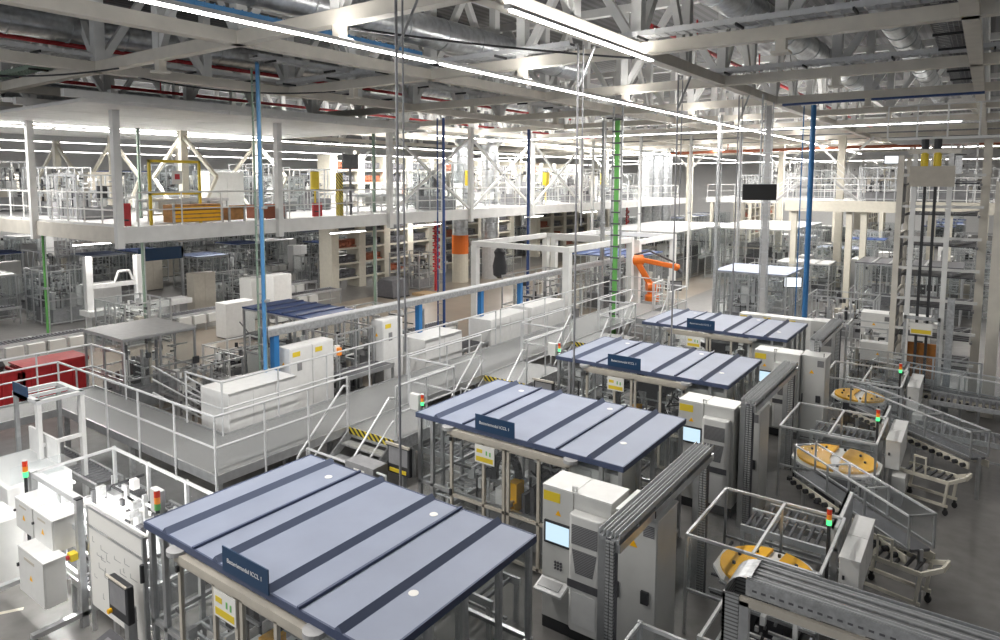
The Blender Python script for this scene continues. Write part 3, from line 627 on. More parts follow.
# ---- roller conveyors beside the walkway
conveyor('dark roller conveyor in front of the walkway corner, behind the nearest blue roof', -11.3, 7.6, R(90), 1.75, .8, .75, group='roller conveyors beside the walkway')
for i in range(3): conveyor('dark roller conveyor below the walkway, left of the %s blue roof' % ('second', 'third', 'farthest')[i], -11.3, LY[i]+2.3, R(90), 1.5, .8, .8, group='roller conveyors beside the walkway')
for i in range(4):
    conveyor('transfer conveyor entering the %s blue roofed cell from the walkway side' % ('nearest', 'second', 'third', 'farthest')[i], -10.6, 6.6+5.6*i, 0, 1.55, .6, .8)
for i in range(3):
    y = 7.9+5.62*i
    conveyor('roller conveyor crossing the gap behind the %s blue roof' % ('nearest', 'second', 'third')[i], -9.2, y+.5, 0, 3.6, .7, .75)
    t = T('gap_machine', 'grey cabinet with papers on its door in the gap behind the %s blue roof' % ('nearest', 'second', 'third')[i], 'cabinet', (-9.75, y+1.45, 0))
    P('body', MB().box(-.45, .35, 0, .4, 0, 1.35), 'midgrey', t); P('paper_sheet', MB().box(-.2, .1, -.01, 0, .9, 1.25), 'paper', t)
    t = T('operator_terminal', 'black operator terminal on a grey post behind the %s blue roof' % ('nearest', 'second', 'third')[i], 'control panel', (-9.15, y+2.0, 0))
    P('stand', MB().box(-.05, .05, 0, .1, 0, 1.2), 'alu', t); P('panel_case', MB().box(-.3, .3, -.1, 0, 1.15, 1.75), 'dark', t, bevel=.02)
    P('screen_panel', MB().box(-.25, .25, -.105, -.1, 1.35, 1.7), 'midgrey', t); P('button_row', MB().box(-.22, .22, -.12, -.1, 1.2, 1.27), 'yellow', t)
    P('hood', MB().box(-.32, .32, -.14, -.1, 1.74, 1.79), 'beige', t)
    railing('low white pipe barrier at the foot of the %s walkway stair' % ('first', 'second', 'third')[i], [(-11.5, LY[i]-1.55), (-9.15, LY[i]-1.55)], z=0, h=1.25, mids=0, step=2.4, group='pipe barriers at the stairs')

# ================================================================ MACHINES BEHIND THE WALKWAY
box_unit('long white low box with door seams behind the walkway corner', 'machine housing', -15.1, 8.98+.2, 0, 1.15, 2.0, 2.05, 'white', 3, name='machine_housing')
def twin_cabinet(label, x, y, wd, d, h, n=2, m='white'):
    t = T('electrical_cabinet', label, 'control cabinet', (x, y, 0), 0, 'white electrical cabinets behind the walkway')
    P('plinth', MB().box(0, wd, 0, d, 0, .1), 'darkgrey', t)
    for i in range(n):
        b = P('cabinet_body', MB().box(0, wd, i*d/n+.005, (i+1)*d/n-.005, .1, h), m, t, bevel=.012)
        P('door', MB().box(wd, wd+.02, i*d/n+.02, (i+1)*d/n-.02, .15, h-.03), m, b)
        P('name_label', MB().box(wd+.02, wd+.026, i*d/n+.1, i*d/n+.35, h-.25, h-.12), 'yellow', b, 'yellow label strip')
    warn_tri(t, wd*.5, -.002, h-.5, .06)
    P('meter_panel', MB().box(wd+.02, wd+.03, .25, .4, h-.65, h-.4), 'midgrey', t)
    return t
twin_cabinet('pair of white electrical cabinets with yellow labels next to the orange lamp behind the walkway', -15.2, 11.55, .5, 1.55, 2.55)
t = T('stack_light', 'orange beacon on a pole between the white cabinets and the walkway', 'signal light', (-13.9, 12.6, 1.2)); P('pole', MB().tube((0, 0, 0), (0, 0, 1.1), .02), 'alu', t); P('orange_lamp', MB().tube((0, 0, 1.1), (0, 0, 1.3), .07, 12), 'glow_orange', t); P('housing', MB().box(-.14, -.06, -.08, .08, 1.05, 1.35), 'white', t)
conveyor('white topped bench conveyor between the white electrical cabinets', -14.6, 13.2, R(90), 1.9, .7, 1.5, rollers=False)
cell_box('open aluminium test frame with small boxes between the white cabinets', -16.2, 13.4, 0, 1.3, 1.5, 2.6, None, pm=None, seed=4, n=16)
twin_cabinet('tall white electrical cabinet standing alone right of the orange beacon', -15.1, 15.0, .5, .9, 2.75, 1)
box_unit('white low machine box with sloped metal handle right of the tall cabinet', 'machine housing', -15.0, 16.3, 0, 1.0, 1.9, 2.0, 'white', 2)
conveyor('empty conveyor section behind the walkway between two white boxes', -14.5, 18.35, R(90), 1.5, .8, 1.3)
box_unit('white machine box with a dark stripe, middle one behind the walkway', 'machine housing', -15.1, 20.1, 0, .95, 2.5, 2.0, 'white', 2)
box_unit('white machine box farthest along the walkway, next to the white portal frame', 'machine housing', -15.1, 22.9, 0, .95, 2.6, 2.05, 'white', 2)
# overhead pipe duct on blue posts
t = T('cable_duct', 'long grey horizontal duct running on posts behind the white cabinets', 'duct', (-14.95, 11, 0))
P('duct_body', MB().box(-.12, .12, 0, 22, 2.95, 3.12), 'galv', t); P('duct_cover', MB().tube((.06, 0, 3.15), (.06, 22, 3.15), .07, 10), 'alu_bright', t)
for y in (0.2, 6.0, 9.5, 12.2, 16, 21.5): P('post', MB().box(-.09, .09, y, y+.16, 0, 2.95), 'blue' if y < 20 else 'galv', t, 'blue steel post')
# blue drop pipes and ladders from roof to floor
def drop(label, x, y, z0, z1, m='pipe_blue', ladder=True, bend=True, w_=.3, r=.055, cat='pipe'):
    t = T('riser_pipe' if cat == 'pipe' else 'cable_ladder', label, cat, (x, y, z0))
    P('pipe', MB().path([(-.3, .2, z1-z0+.0)]*0+[(0, 0, 0), (0, 0, z1-z0)]+([(-.35, .25, z1-z0+.12)] if bend else []), r, 10), m, t, smooth=True)
    if ladder:
        for s in (-.5, .5): P('ladder_rail', MB().box(-.25+s*w_-.02, -.25+s*w_+.02, .1, .14, 0, z1-z0), 'green_grey' if m == 'pipe_blue' else m, t)
        mb = MB()
        for k in range(int((z1-z0)/.45)): mb.box(-.25-w_/2, -.25+w_/2, .1, .13, k*.45, k*.45+.03)
        P('rungs', mb, 'galv', t, kind='stuff')
    for k in range(3): P('clamp', MB().box(-.1, .1, -.02, .12, 1.5+k*2.4, 1.56+k*2.4), 'galv', t)
    return t
drop('tall bright blue riser pipe beside a green cable ladder left of the white cabinets', -14.85, 10.9, 0, 9.9, r=.05)
drop('dark blue riser pipe in front of the two silver vertical ducts', -16.6, 20.45, 0, 9.4, 'blue_dark', bend=False)
drop('blue riser pipe with a galvanised ladder on the right in front of the cream columns', -5.9, 31.2, 0, 10.1, 'blue', bend=False, w_=.28, r=.1)
one('conduit', MB().box(-6.6, -.3, 28.95, 29.15, 9.92, 10.0), 'blue_dark', 'thin dark blue conduit under the roof beam at upper right', 'conduit')
t = T('cable_ladder', 'bright green vertical cable ladder hanging from the roof in the centre', 'cable ladder', (-12.5, 26.9, 0))
P('cable_run', MB().box(-.09, .09, -.06, .02, .3, 9.6), 'green', t)
for s in (-.2, .2): P('ladder_rail', MB().box(s-.03, s+.03, -.03, .05, 0, 10.1), 'galv', t)
for k in range(20): P('rung', MB().box(-.2, .2, -.09, -.05, .4+k*.48, .46+k*.48), 'darkgrey', t)
cell_box('lower blue roofed cell behind the tall blue riser pipe', -19.9, 13.8, 0, 3.5, 1.9, 2.75, 'blue_dark', seed=11, n=12, ribs=4)
# ================================================================ RIGHT SIDE: ROTARY TABLE UNITS
ordn = ['nearest', 'middle', 'farthest']
def rotary_unit(k, cx, cy, r, y0, disc_shift=0):
    o = ordn[k]
    t = T('rotary_table', 'round white rotary table with an orange fixture plate, %s of three on the right' % o, 'rotary table', (cx, cy, 0), 0, 'rotary tables with orange plates')
    P('pedestal', MB().box(-.35, .35, -.35, .35, 0, .85), 'darkgrey', t)
    P('table_disc', MB().prism([(r*1.15*math.cos(R(a)), r*1.15*math.sin(R(a))) for a in (20, 50, 65, 115, 130, 160, 200, 230, 245, 295, 310, 340)], .05, (0, 0, .9)), 'white', t)
    f = P('fixture_plate', MB().prism([(r*math.cos(R(a)), r*math.sin(R(a))) for a in range(95, 286, 12)]+[(-.12, -.1), (-.12, .15)], .05, (0, 0, .96)), 'orange', t, 'orange fixture plate with dark pins')
    P('fixture_plate', MB().prism([(r*math.cos(R(a)), r*math.sin(R(a))) for a in range(-78, 79, 12)]+[(.1, .3), (.1, -.3)], .05, (0, 0, .96)), 'orange', t)
    mb = MB()
    for i in range(9): mb.tube((r*.7*math.cos(i*.7), r*.7*math.sin(i*.7), 1.0), (r*.7*math.cos(i*.7), r*.7*math.sin(i*.7), 1.05), .025, 8)
    P('locating_pins', mb, 'dark', t)
    P('dial_housing', MB().tube((0, 0, .85), (0, 0, .9), r*.5, 20), 'dark', t)
    # guard
    t = T('guard_enclosure', 'clear acrylic guard with thin aluminium edges around the %s rotary table' % o, 'machine guard', (-3.42, y0, 0), 0, 'acrylic guards on the right')
    W, D, H = 1.85, 2.0, 1.62
    for a in (0, W):
        for b in (0, D): P('post', MB().box(a-.02, a+.02, b-.02, b+.02, 0, H), 'alu', t)
    P('post', MB().box(W/2-.02, W/2+.02, D-.02, D+.02, 0, H), 'alu', t)
    for b in (0, D): P('rail', MB().box(0, W, b-.02, b+.02, H-.03, H+.01), 'alu_bright', t)
    for a in (0, W*.52, W): P('rail', MB().box(a-.02, a+.02, 0, D, H-.03, H+.01), 'alu_bright', t)
    for b in (.0, D): P('acrylic_panel', MB().box(.02, W-.02, b-.003, b+.003, .75, H-.03), 'acrylic', t)
    P('acrylic_panel', MB().box(-.003, .003, .02, D-.02, .75, H-.03), 'acrylic', t)
    P('rail', MB().box(0, W, -.02, .02, .72, .76), 'alu', t); P('rail', MB().box(0, W, D-.02, D+.02, .72, .76), 'alu', t)
    fittings(t, W, D, .85, 400+k)
    # beam with two hinged grey boxes
    t = T('profile_column', 'aluminium profile beam behind the grey boxes of the %s rotary table' % o, 'frame', (-1.62, y0+1.75, 0))
    P('beam', MB().box(-.09, -.05, 0, 1.55, 1.15, 1.55).box(-.09, -.0, 0, 1.55, 1.5, 1.55), 'alu_bright', t); P('beam', MB().box(-.05, 0, 0, 1.55, 1.15, 1.5), 'alu', t)
    for b in (0, 1.5): P('post', MB().box(-.08, 0, b, b+.06, 0, 1.2), 'alu', t)
    for j in range(2):
        t = T('terminal_box', 'grey terminal box with white lid, %s one beside the %s rotary table' % (('front', 'rear')[j], o), 'box', (-1.50, y0+1.15+.83*j, .75), 0, 'terminal boxes on the right')
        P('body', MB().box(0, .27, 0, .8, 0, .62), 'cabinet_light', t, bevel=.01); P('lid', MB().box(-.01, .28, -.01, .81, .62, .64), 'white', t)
        P('latch', MB().box(.05, .08, -.02, 0, .3, .36), 'dark', t); P('bracket', MB().box(.05, .2, .3, .4, -.75, 0), 'alu', t)
    t = T('small_box', 'small pale box under the terminal boxes of the %s rotary table' % o, 'box', (-1.35, y0+.95, 0)); P('body', MB().box(0, .25, 0, .7, .3, .68), 'cabinet_light', t, bevel=.01)
    P('foot', MB().box(.05, .2, .1, .6, 0, .3), 'alu', t)
    stack_light('red and green signal light on a thin post at the %s rotary table' % o, -1.72, y0+1.55, 1.6, s=1.5, pole=1.55)
    # linear feeder frame behind
    conveyor('aluminium ladder frame feeder behind the %s rotary table' % o, -3.2, y0+2.55, 0, 1.4, .7, .95, rollers=True, m='alu_bright')
rotary_unit(0, -2.45, 10.95, .68, 10.1)
rotary_unit(1, -2.35, 16.45, .78, 16.0)
rotary_unit(2, -2.62, 21.8, .62, 20.9)
def tunnel(label, x, y, rot, L, W=.5, z0=.95, z1=1.55, group='clear tunnel conveyors'):
    t = T('tunnel_conveyor', label, 'conveyor', (x, y, 0), rot, group)
    for b in (0, W):
        P('rail', MB().box(0, L, b-.018, b+.018, z1-.03, z1), 'alu_bright', t); P('rail', MB().box(0, L, b-.018, b+.018, z0, z0+.04), 'alu', t)
    n = 3
    for i in range(n+1):
        a = i*L/n
        P('hoop', MB().box(a-.015, a+.015, 0, .03, z0, z1).box(a-.015, a+.015, W-.03, W, z0, z1).box(a-.015, a+.015, 0, W, z1-.03, z1), 'alu', t)
        P('leg', MB().box(a-.03, a+.03, W/2-.03, W/2+.03, 0, z0), 'alu', t)
    for b in (0, W): P('acrylic_panel', MB().box(0, L, b-.003, b+.003, z0+.04, z1-.03), 'acrylic', t)
    P('acrylic_panel', MB().box(0, L, 0, W, z1-.002, z1+.002), 'acrylic_top', t)
    P('belt', MB().box(0, L, .08, W-.08, z0-.05, z0), 'darkgrey', t)
    for b in (-.02, W): P('side_frame', MB().box(0, L, b, b+.03, z0-.25, z0-.1), 'cream', t)
    mb = MB()
    for i in range(int(L/.2)): mb.tube((.1+i*.2, -.1, z0-.18), (.1+i*.2, -.02, z0-.18), .05, 8)
    P('drive_rollers', mb, 'dark', t, kind='stuff')
tunnel('diagonal clear tunnel conveyor running right between the nearest and middle rotary tables', -2.95, 15.2, R(-45), 3.1)
tunnel('diagonal clear tunnel conveyor farther back, right of the middle signal light', -2.7, 20.7, R(-42), 3.6)
tunnel('straight clear tunnel conveyor in front of the lift tower', -2.6, 24.0, R(-12), 3.4, .6)
def cart(label, x, y, rot):
    t = T('transfer_cart', label, 'cart', (x, y, 0), rot, 'cream framed transfer carts'); t.scale = (.72, .8, .9)
    for b in (0, .7): P('side_rail', MB().box(0, 1.3, b, b+.06, .75, .83), 'cream', t)
    P('lower_frame', MB().box(0, 1.3, 0, .05, .2, .26).box(0, 1.3, .7, .76, .2, .26), 'cream', t)
    for a in (.05, 1.2):
        for b in (0.03, .73): P('leg', MB().bar((a, b, .2), (a+.08, b, .8), .06, .09), 'cream', t); 
    for a in (.05, 1.25):
        for b in (0.03, .73): P('caster', MB().tube((a, b-.03, .07), (a, b+.03, .07), .07, 12).box(a-.03, a+.03, b-.04, b+.04, .1, .2), 'black_rubber', t)
    P('yoke', MB().bar((1.3, .03, .8), (1.65, .2, .95), .06, .08).bar((1.3, .73, .8), (1.65, .6, .95), .06, .08).bar((1.65, .2, .95), (1.65, .6, .95), .06, .1), 'cream', t)
    P('open_frame', MB().bar((.4, 0, .83), (.4, 0, 1.25), .04).bar((.7, 0, .83), (.7, 0, 1.25), .04).bar((.38, 0, 1.25), (.72, 0, 1.25), .04), 'cream', t)
    mb = MB()
    for i in range(6): mb.tube((.15+.2*i, .06, .8), (.15+.2*i, .7, .8), .035, 8)
    P('rollers', mb, 'dark', t, kind='stuff')
cart('cream transfer cart with casters standing on the open floor at far right', -1.25, 17.35, R(-15))
cart('cream transfer cart with casters at the end of the diagonal tunnel conveyor', -1.45, 12.95, R(-12))
cell_box('low acrylic covered machine frame under the foreground cable bridge', -3.3, 6.6, 0, 2.4, 1.45, 1.35, None, fm='alu_bright', pm='acrylic', seed=31, n=10)
cell_box('white ladder frame module below the front cable bridge end', -2.75, 8.75, 0, 1.9, 1.1, 1.0, None, fm='white', pm=None, seed=32, n=14)
conveyor('aluminium feeder conveyor with rollers between the second cabinet and the nearest rotary table', -3.0, 13.2, 0, 1.3, .6, .9)
# second row machines behind
t = T('switch_box', 'white control box with warning triangle on an open rack left of the lift tower', 'box', (-3.1, 25.4, 1.2)); P('body', MB().box(0, .95, 0, .4, 0, .6), 'cabinet_light', t, bevel=.01); warn_tri(t, .5, -.01, .22, .05); P('hanger', MB().box(0.1, .15, .1, .3, -1.2, 0).box(.8, .85, .1, .3, -1.2, 0), 'alu', t)
cell_box('open tubular rack behind the white control box left of the lift', -3.6, 26.0, 0, 1.2, 1.2, 2.2, None, pm=None, seed=33, n=18)
side_cabinet('pale cabinet with yellow label farthest right, behind the farthest rotary table', -3.75, 30.5, 1.0, .8, 1.9, 'cabinet_light')
side_cabinet('pale cabinet next to the black lift shaft base', -2.6, 30.5, 1.1, .8, 1.9, 'cabinet_light')
# long row of pale cabinets behind fourth cell
t = T('cabinet_row', 'long low row of pale cabinets with four yellow labels behind the farthest blue roof', 'control cabinet', (-7.4, 27.0, 0))
for i in range(4):
    b = P('cabinet_body', MB().box(i*.85+.005, i*.85+.845, 0, .5, .08, 2.0), 'cabinet_light', t, bevel=.01); P('name_label', MB().box(i*.85+.05, i*.85+.3, -.006, 0, 1.82, 1.93), 'yellow', b)
P('plinth', MB().box(0, 3.4, .02, .5, 0, .08), 'darkgrey', t)
t = T('control_cabinet', 'pale cabinet pair with dark vents behind the rear cable bridge', 'control cabinet', (-4.6, 25.4, 0)); P('body', MB().box(0, .8, 0, .7, .08, 2.3), 'cabinet', t, bevel=.01); P('plinth', MB().box(0, .8, 0, .7, 0, .08), 'dark', t); P('vent_grille', MB().box(.1, .7, -.01, 0, 1.5, 1.95), 'vent', t)

# ================================================================ LIFT TOWER
ty = 24.6
t = T('lift_tower', 'tall cream vertical lift with black chains and yellow motors at the right edge', 'lift', (-2.3, ty, 0))
TH = 7.9
for x in (.42, 1.30): P('mast', MB().box(x, x+.13, 0, .13, 0, 7.95), 'steel_white', t)
P('outer_post', MB().box(.0, .16, .5, .66, 0, 7.8), 'steel_cream', t); P('outer_post', MB().box(0, .14, 3.2, 3.34, 0, 7.8), 'steel_cream', t)
P('outer_post', MB().box(2.1, 2.32, 1.0, 1.2, 0, 8.3), 'steel_cream', t); P('outer_post', MB().box(2.45, 2.75, .6, .9, 0, 7.0), 'steel_cream', t); P('outer_post', MB().box(2.1, 2.3, 3.2, 3.34, 0, 7.8), 'steel_cream', t)
for x in (.72, .98): P('lift_chain', MB().box(x, x+.075, .0, .06, .8, 7.5), 'dark', t, 'black lift chain')
P('counterweight', MB().box(.36, 1.48, -.1, .0, 6.85, 7.45), 'beige', t, 'beige steel plate')
P('top_frame', MB().box(.3, 1.6, -.02, .2, 7.82, 7.95), 'steel_cream', t)
for x in (.66, .98): P('gear_motor', MB().tube((x+.05, .05, 7.45), (x+.05, .05, 7.85), .1, 12), 'yellow', t, 'yellow gear motor'); 
for x in (.62, .94): P('motor_cap', MB().tube((x+.08, .1, 7.95), (x+.08, .1, 8.25), .1, 10), 'dark', t)
for i in range(7):
    z = 1.2+i*.95
    P('cross_rail', MB().box(.1, 2.2, .52, .6, z+.25, z+.33), 'steel_white', t)
    P('storage_shelf', MB().bar((1.5, .65, z+.1), (2.1, 2.9, z+.1), .05, .05).bar((.2, .65, z), (.2, 3.2, z), .06, .06).bar((2.1, .65, z), (2.1, 3.2, z), .06, .06), 'midgrey', t)
    mb = MB()
    for j in range(8): mb.box(.25, 2.05, .8+j*.3, .98+j*.3, z+.02, z+.06)
    P('shelf_slats', mb, 'darkgrey', t)
    P('side_bar', MB().box(0, .1, .6, 3.2, z+.3, z+.36), 'steel_cream', t)
for i in range(3): P('side_panel', MB().box(.02, .04, .7, 3.1, 1.4+i*2.1, 3.2+i*2.1), 'midgrey', t)
for z in (.9, 2.6, 5.2): P('mast_tie', MB().box(.45, 1.4, .02, .1, z, z+.14), 'steel_white', t)
P('carriage_panel', MB().box(.5, 1.36, .16, .22, .9, 2.1), 'amber_case', t, 'brown amber carriage panel'); 
P('cable_duct', MB().box(1.5, 1.68, -.3, -.1, 0, 3.6), 'galv', t)
w_ = P('warning_sign', MB().box(.62, 1.18, -.35, -.34, 2.45, 2.8), 'paper', t, 'white and yellow notice'); P('notice_block', MB().box(.65, 1.15, -.355, -.35, 2.48, 2.6), 'yellow', w_)
P('gate_frame', MB().box(.45, .52, -.4, -.34, 0, 3.0).box(1.3, 1.37, -.4, -.34, 0, 3.0).box(.45, 1.37, -.4, -.34, 2.9, 3.0), 'galv', t)
P('access_platform', MB().box(-.3, 3.2, .3, 3.4, 8.25, 8.33), 'steel_white', t)
railing('white railing on top of the lift tower platform', [(-2.6, 24.9), (1.2, 24.9)], z=8.33, h=.95, mids=0, m='white', step=.75)
fence('tall acrylic fence panel in front of the lift tower base', -3.3, 23.9, R(0), 3.4, 1.9, 1.1, pm='acrylic')
box_unit('grey machine housing with white notices right of the lift tower base', 'machine housing', .62, 24.6, 0, 1.5, 1.5, 2.9, 'midgrey')
for i in range(2): one('notice_sheet', MB().box(.7+i*.65, 1.2+i*.65, 24.55, 24.58, 1.1, 1.7), 'paper', '%s white notice sheet on the grey housing right of the lift' % ('left', 'right')[i], 'notice', 'notice sheets on the grey housing')
stack_light('orange and green signal light on the grey housing right of the lift', .8, 24.9, 2.95, s=1.4)
conveyor('long roller bench conveyor at the right edge in front of the lift tower', -1.0, 22.6, 0, 3.0, .9, 1.1, m='galv')
conveyor('lower roller conveyor with wheels at the right edge behind the transfer cart', -1.2, 20.3, 0, 3.0, .8, .9, m='galv')

# ================================================================ LEFT FOREGROUND
def tbox(label, x, y, z, wd, d, h, group=None, hinge=True):
    t = T('enclosure_box', label, 'box', (x, y, z), 0, group)
    P('body', MB().box(0, wd, 0, d, 0, h), 'cabinet_light', t, bevel=.008)
    dr = P('door', MB().box(.01, wd-.01, -.02, 0, .01, h-.01), 'cabinet_light', t); P('door_latch', MB().box(.0, .03, -.05, -.02, h*.55, h*.62), 'dark', dr)
    P('name_label', MB().box(wd*.25, wd*.65, -.024, -.02, h*.8, h*.86), 'beige', t)
    warn_tri(t, wd*.5, -.022, h*.42, .05); P('top_cover', MB().box(-.01, wd+.01, -.02, d+.01, h, h+.012), 'white', t)
    return t
g = 'grey enclosure boxes on the left frame'
X1, Z1 = gy(16, 497, 4.3); X2, _ = gy(34, 508, 4.3); X3, _ = gy(53, 521, 4.3)
tbox('left small grey enclosure box with warning triangle, mounted high on the aluminium frame', X1, 4.3, Z1-.5, X2-X1-.03, .32, .5, g)
tbox('right small grey enclosure box with warning triangle, mounted high on the aluminium frame', X2, 4.3, Z1-.52, X3-X2, .32, .52, g)
X4, Z4 = gy(19, 545, 4.05); X5, Z5 = gy(44, 560, 4.05)
tbox('large grey enclosure box with warning triangle below the two small ones', X4, 4.05, Z4-.72, X5-X4, .3, .72, g)
t = T('support_frame', 'aluminium profile frame carrying the grey enclosure boxes at bottom left', 'frame', (-12.9, 4.55, 0))
P('post', MB().box(1.78, 1.88, 0, .1, 0, 2.08), 'alu', t); P('post_cap', MB().box(1.78, 1.88, 0, .1, 2.08, 2.1), 'dark', t)
P('post', MB().box(.1, .2, 0, .1, 0, 2.1), 'alu', t)
for z in (2.0, 1.55, .75): P('cross_rail', MB().box(.1, 1.8, .02, .08, z, z+.08), 'alu_bright', t)
P('foot_bar', MB().box(.1, .2, -.7, .3, .25, .33), 'alu', t); P('foot_bar', MB().box(1.78, 1.88, -.7, .3, .18, .26), 'alu', t)
for x in (.15, 1.83): P('levelling_foot', MB().tube((x, -.65, 0), (x, -.65, .25), .03, 8).tube((x, -.65, 0), (x, -.65, .03), .06, 12), 'dark', t)
t = T('emergency_button', 'yellow emergency stop box with red button on the aluminium frame post', 'emergency stop', (-11.07, 4.5, 1.15)); P('case', MB().box(-.07, .07, -.08, .03, 0, .12), 'yellow', t, bevel=.01); P('button', MB().tube((0, -.08, .06), (0, -.12, .06), .035, 12), 'red', t)
t = T('whiteboard', 'large white drawing board on thin legs with faint line sketches left of the nearest cell', 'board', (-10.82, 4.62, 0))
BW = 1.62
P('board', MB().box(0, BW, 0, .03, .45, 2.02), 'paper', t)
for x in (-.03, BW): P('leg', MB().box(x, x+.04, -.01, .05, 0, 2.05), 'alu', t)
P('frame_rail', MB().box(0, BW, -.012, 0, 1.72, 1.76).box(0, BW, -.01, .04, 2.02, 2.06), 'alu', t)
sk = MB(); r3 = random.Random(3)
for i in range(26):
    x = r3.uniform(.1, 1.3); z = r3.choice((.7, .9, 1.1, 1.3, 1.5)) + r3.uniform(-.05, .05)
    sk.box(x, x+r3.uniform(.03, .22), -.004, -.001, z, z+.006); sk.box(x, x+.006, -.004, -.001, z, z+r3.uniform(.03, .12))
P('sketch_lines', sk, 'midgrey', t, 'faint grey line sketches', kind='stuff')
t = T('operator_terminal', 'black operator touch panel on a grey column in front of the white drawing board', 'control panel', (-9.25, 4.38, 0))
P('stand', MB().box(-.06, .06, .0, .12, 0, 1.1), 'alu', t); P('foot', MB().box(-.7, .1, -.04, .06, 0, .08), 'alu', t)
P('panel_case', MB().box(-.27, .27, -.1, 0, 1.0, 1.55), 'dark', t, bevel=.02); P('screen_panel', MB().box(-.22, .22, -.106, -.1, 1.15, 1.5), 'midgrey', t)
P('hood', MB().box(-.28, .28, -.13, -.1, 1.55, 1.57), 'beige', t); P('emergency_stop', MB().tube((-.2, -.1, 1.06), (-.2, -.15, 1.06), .035, 12), 'orange', t)
P('keyboard_tray', MB().bar((-.3, -.25, .68), (.28, -.25, .68), .36, .02, (0, -.3, 1)), 'darkgrey', t); P('keyboard', MB().bar((-.15, -.27, .7), (.22, -.27, .7), .18, .02, (0, -.3, 1)), 'midgrey', t)
P('signal_lamp', MB().tube((.3, .1, 1.55), (.3, .1, 1.8), .03, 10), 'dark', t)
# bright white machine and glass enclosure
t = box_unit('bright white machine housing with clear lid at the left edge below the walkway', 'machine housing', -16.3, 4.75, 0, 1.9, 1.15, 1.25, 'white')
P('acrylic_cover', MB().box(.1, 1.8, .1, 1.05, 1.25, 1.27).box(.1, .11, .1, 1.05, 1.27, 1.6).box(1.79, 1.8, .1, 1.05, 1.27, 1.6), 'acrylic', t)
P('back_panel', MB().box(0, 1.4, 1.1, 1.15, 1.25, 1.75), 'white', t)
cell_box('large glass enclosure with bright white interior between the walkway and the nearest cell', -14.0, 5.0, 0, 4.0, 1.55, 1.62, None, fm='alu_bright', pm='acrylic', seed=41, n=22, step=1.3)
box_unit('white table top unit inside the glass enclosure', 'table', -13.4, 5.3, 0, 1.2, .9, 1.0, 'white')
box_unit('grey drawer block at the right end inside the glass enclosure', 'machine housing', -11.5, 5.6, 0, .9, .6, .9, 'lightgrey')
conveyor('aluminium roller conveyor between the glass enclosure and the white drawing board', -11.6, 4.95-.0, 0, 1.5, .5, .6)
t = T('gate_frame', 'white square gate frame with a dark blue name board left of the walkway corner', 'frame', (-16.6, 5.75, 0))
P('sign_board', MB().box(-.0, .75, -.05, -.03, 2.42, 2.72), 'navy', t, 'dark blue name board'); 
for a in (0, 1.15):
    for b in (0, .85): P('post', MB().box(a-.04 if a == 0 else a-.1, a+.04, b-.04, b+.04, 0, 2.5), 'white' if a else 'alu', t)
P('top_frame', MB().box(-.04, 1.2, -.05, .05, 2.42, 2.5).box(-.04, 1.2, .8, .9, 2.42, 2.5), 'alu_bright', t); [P('top_frame', MB().box(a_, b_, .05, .8, 2.43, 2.5), 'alu_bright', t) for a_, b_ in ((-.05, .05), (1.1, 1.2), (.55, .62))]
P('cross_rail', MB().box(1.1, 1.16, 0, .85, 1.5, 1.58), 'white', t); P('tray', MB().box(.4, 1.1, .2, .7, .9, .96), 'lightgrey', t)
stack_light('signal light with orange lamps in front of the glass enclosure at left', -13.35, 4.7, 1.75, s=1.7, pole=1.7)
box_unit('pale box with clear front at the far left bottom edge beside the signal light', 'box', -14.2, 4.1, 0, .9, .5, 1.15, 'cabinet_light')
for i in range(4): conveyor(('%s low conveyor frame under the left walkway' % ('first', 'second', 'third', 'fourth')[i]), -17.9+1.7*i, 6.75, 0, 1.5, .5, .65, group='conveyor frames beside the left walkway')
# red skips
for i, (x, y, L) in enumerate(((-24.6, 5.2, 3.1), (-24.6, 8.4, 1.9))):
    t = T('waste_skip', ('red steel waste skip holding black bags at the left edge', 'red steel skip with a closed pinkish lid beside the other')[i], 'skip', (x, y, 0), 0, 'red skips')
    P('body', MB().box(0, .06, 0, L, .1, 1.2).box(.95, 1.05, 0, L, .1, 1.2).box(0, 1.05, 0, .06, .1, 1.2).box(0, 1.05, L-.06, L, .1, 1.2).box(0, 1.05, 0, L, .1, .2), 'red', t)
    P('rim', MB().box(1.0, 1.1, -.03, L+.03, 1.15, 1.25), 'red', t)
    for j in range(int(L/.6)): P('rib', MB().box(1.05, 1.1, .2+j*.6, .28+j*.6, .1, 1.15), 'red', t)
    P('skid', MB().box(.1, .2, 0, L, 0, .1).box(.85, .95, 0, L, 0, .1), 'dark', t)
    if not i: P('rubbish_fill', MB().box(.08, .94, .1, L-.1, .2, 1.14), 'darkgrey', t)
    if i: P('lid', MB().box(-.02, 1.08, -.02, L+.02, 1.25, 1.29), 'red', t)
for i, (y, c) in enumerate(((5.6, 'dark'), (6.4, 'yellow'), (7.1, 'yellow'), (7.7, 'dark'), (6.0, 'darkgrey'))):
    b = MB(); b.ball((0, 0, .25), .38, 12, .75); r4 = random.Random(i); b.v = [(v[0]*r4.uniform(.8, 1.15), v[1]*r4.uniform(.8, 1.15), v[2]*r4.uniform(.85, 1.1)) for v in b.v]
    one('waste_bag', b, c, ('black waste bag at the left edge on the red skip', 'crumpled yellow sack on the red skip, left one', 'crumpled yellow sack on the red skip, right one', 'black waste bag nearest the closed red skip', 'dark grey waste bag between black and yellow ones')[i], 'bag', loc=(-24.05, y, 1.12), smooth=True)
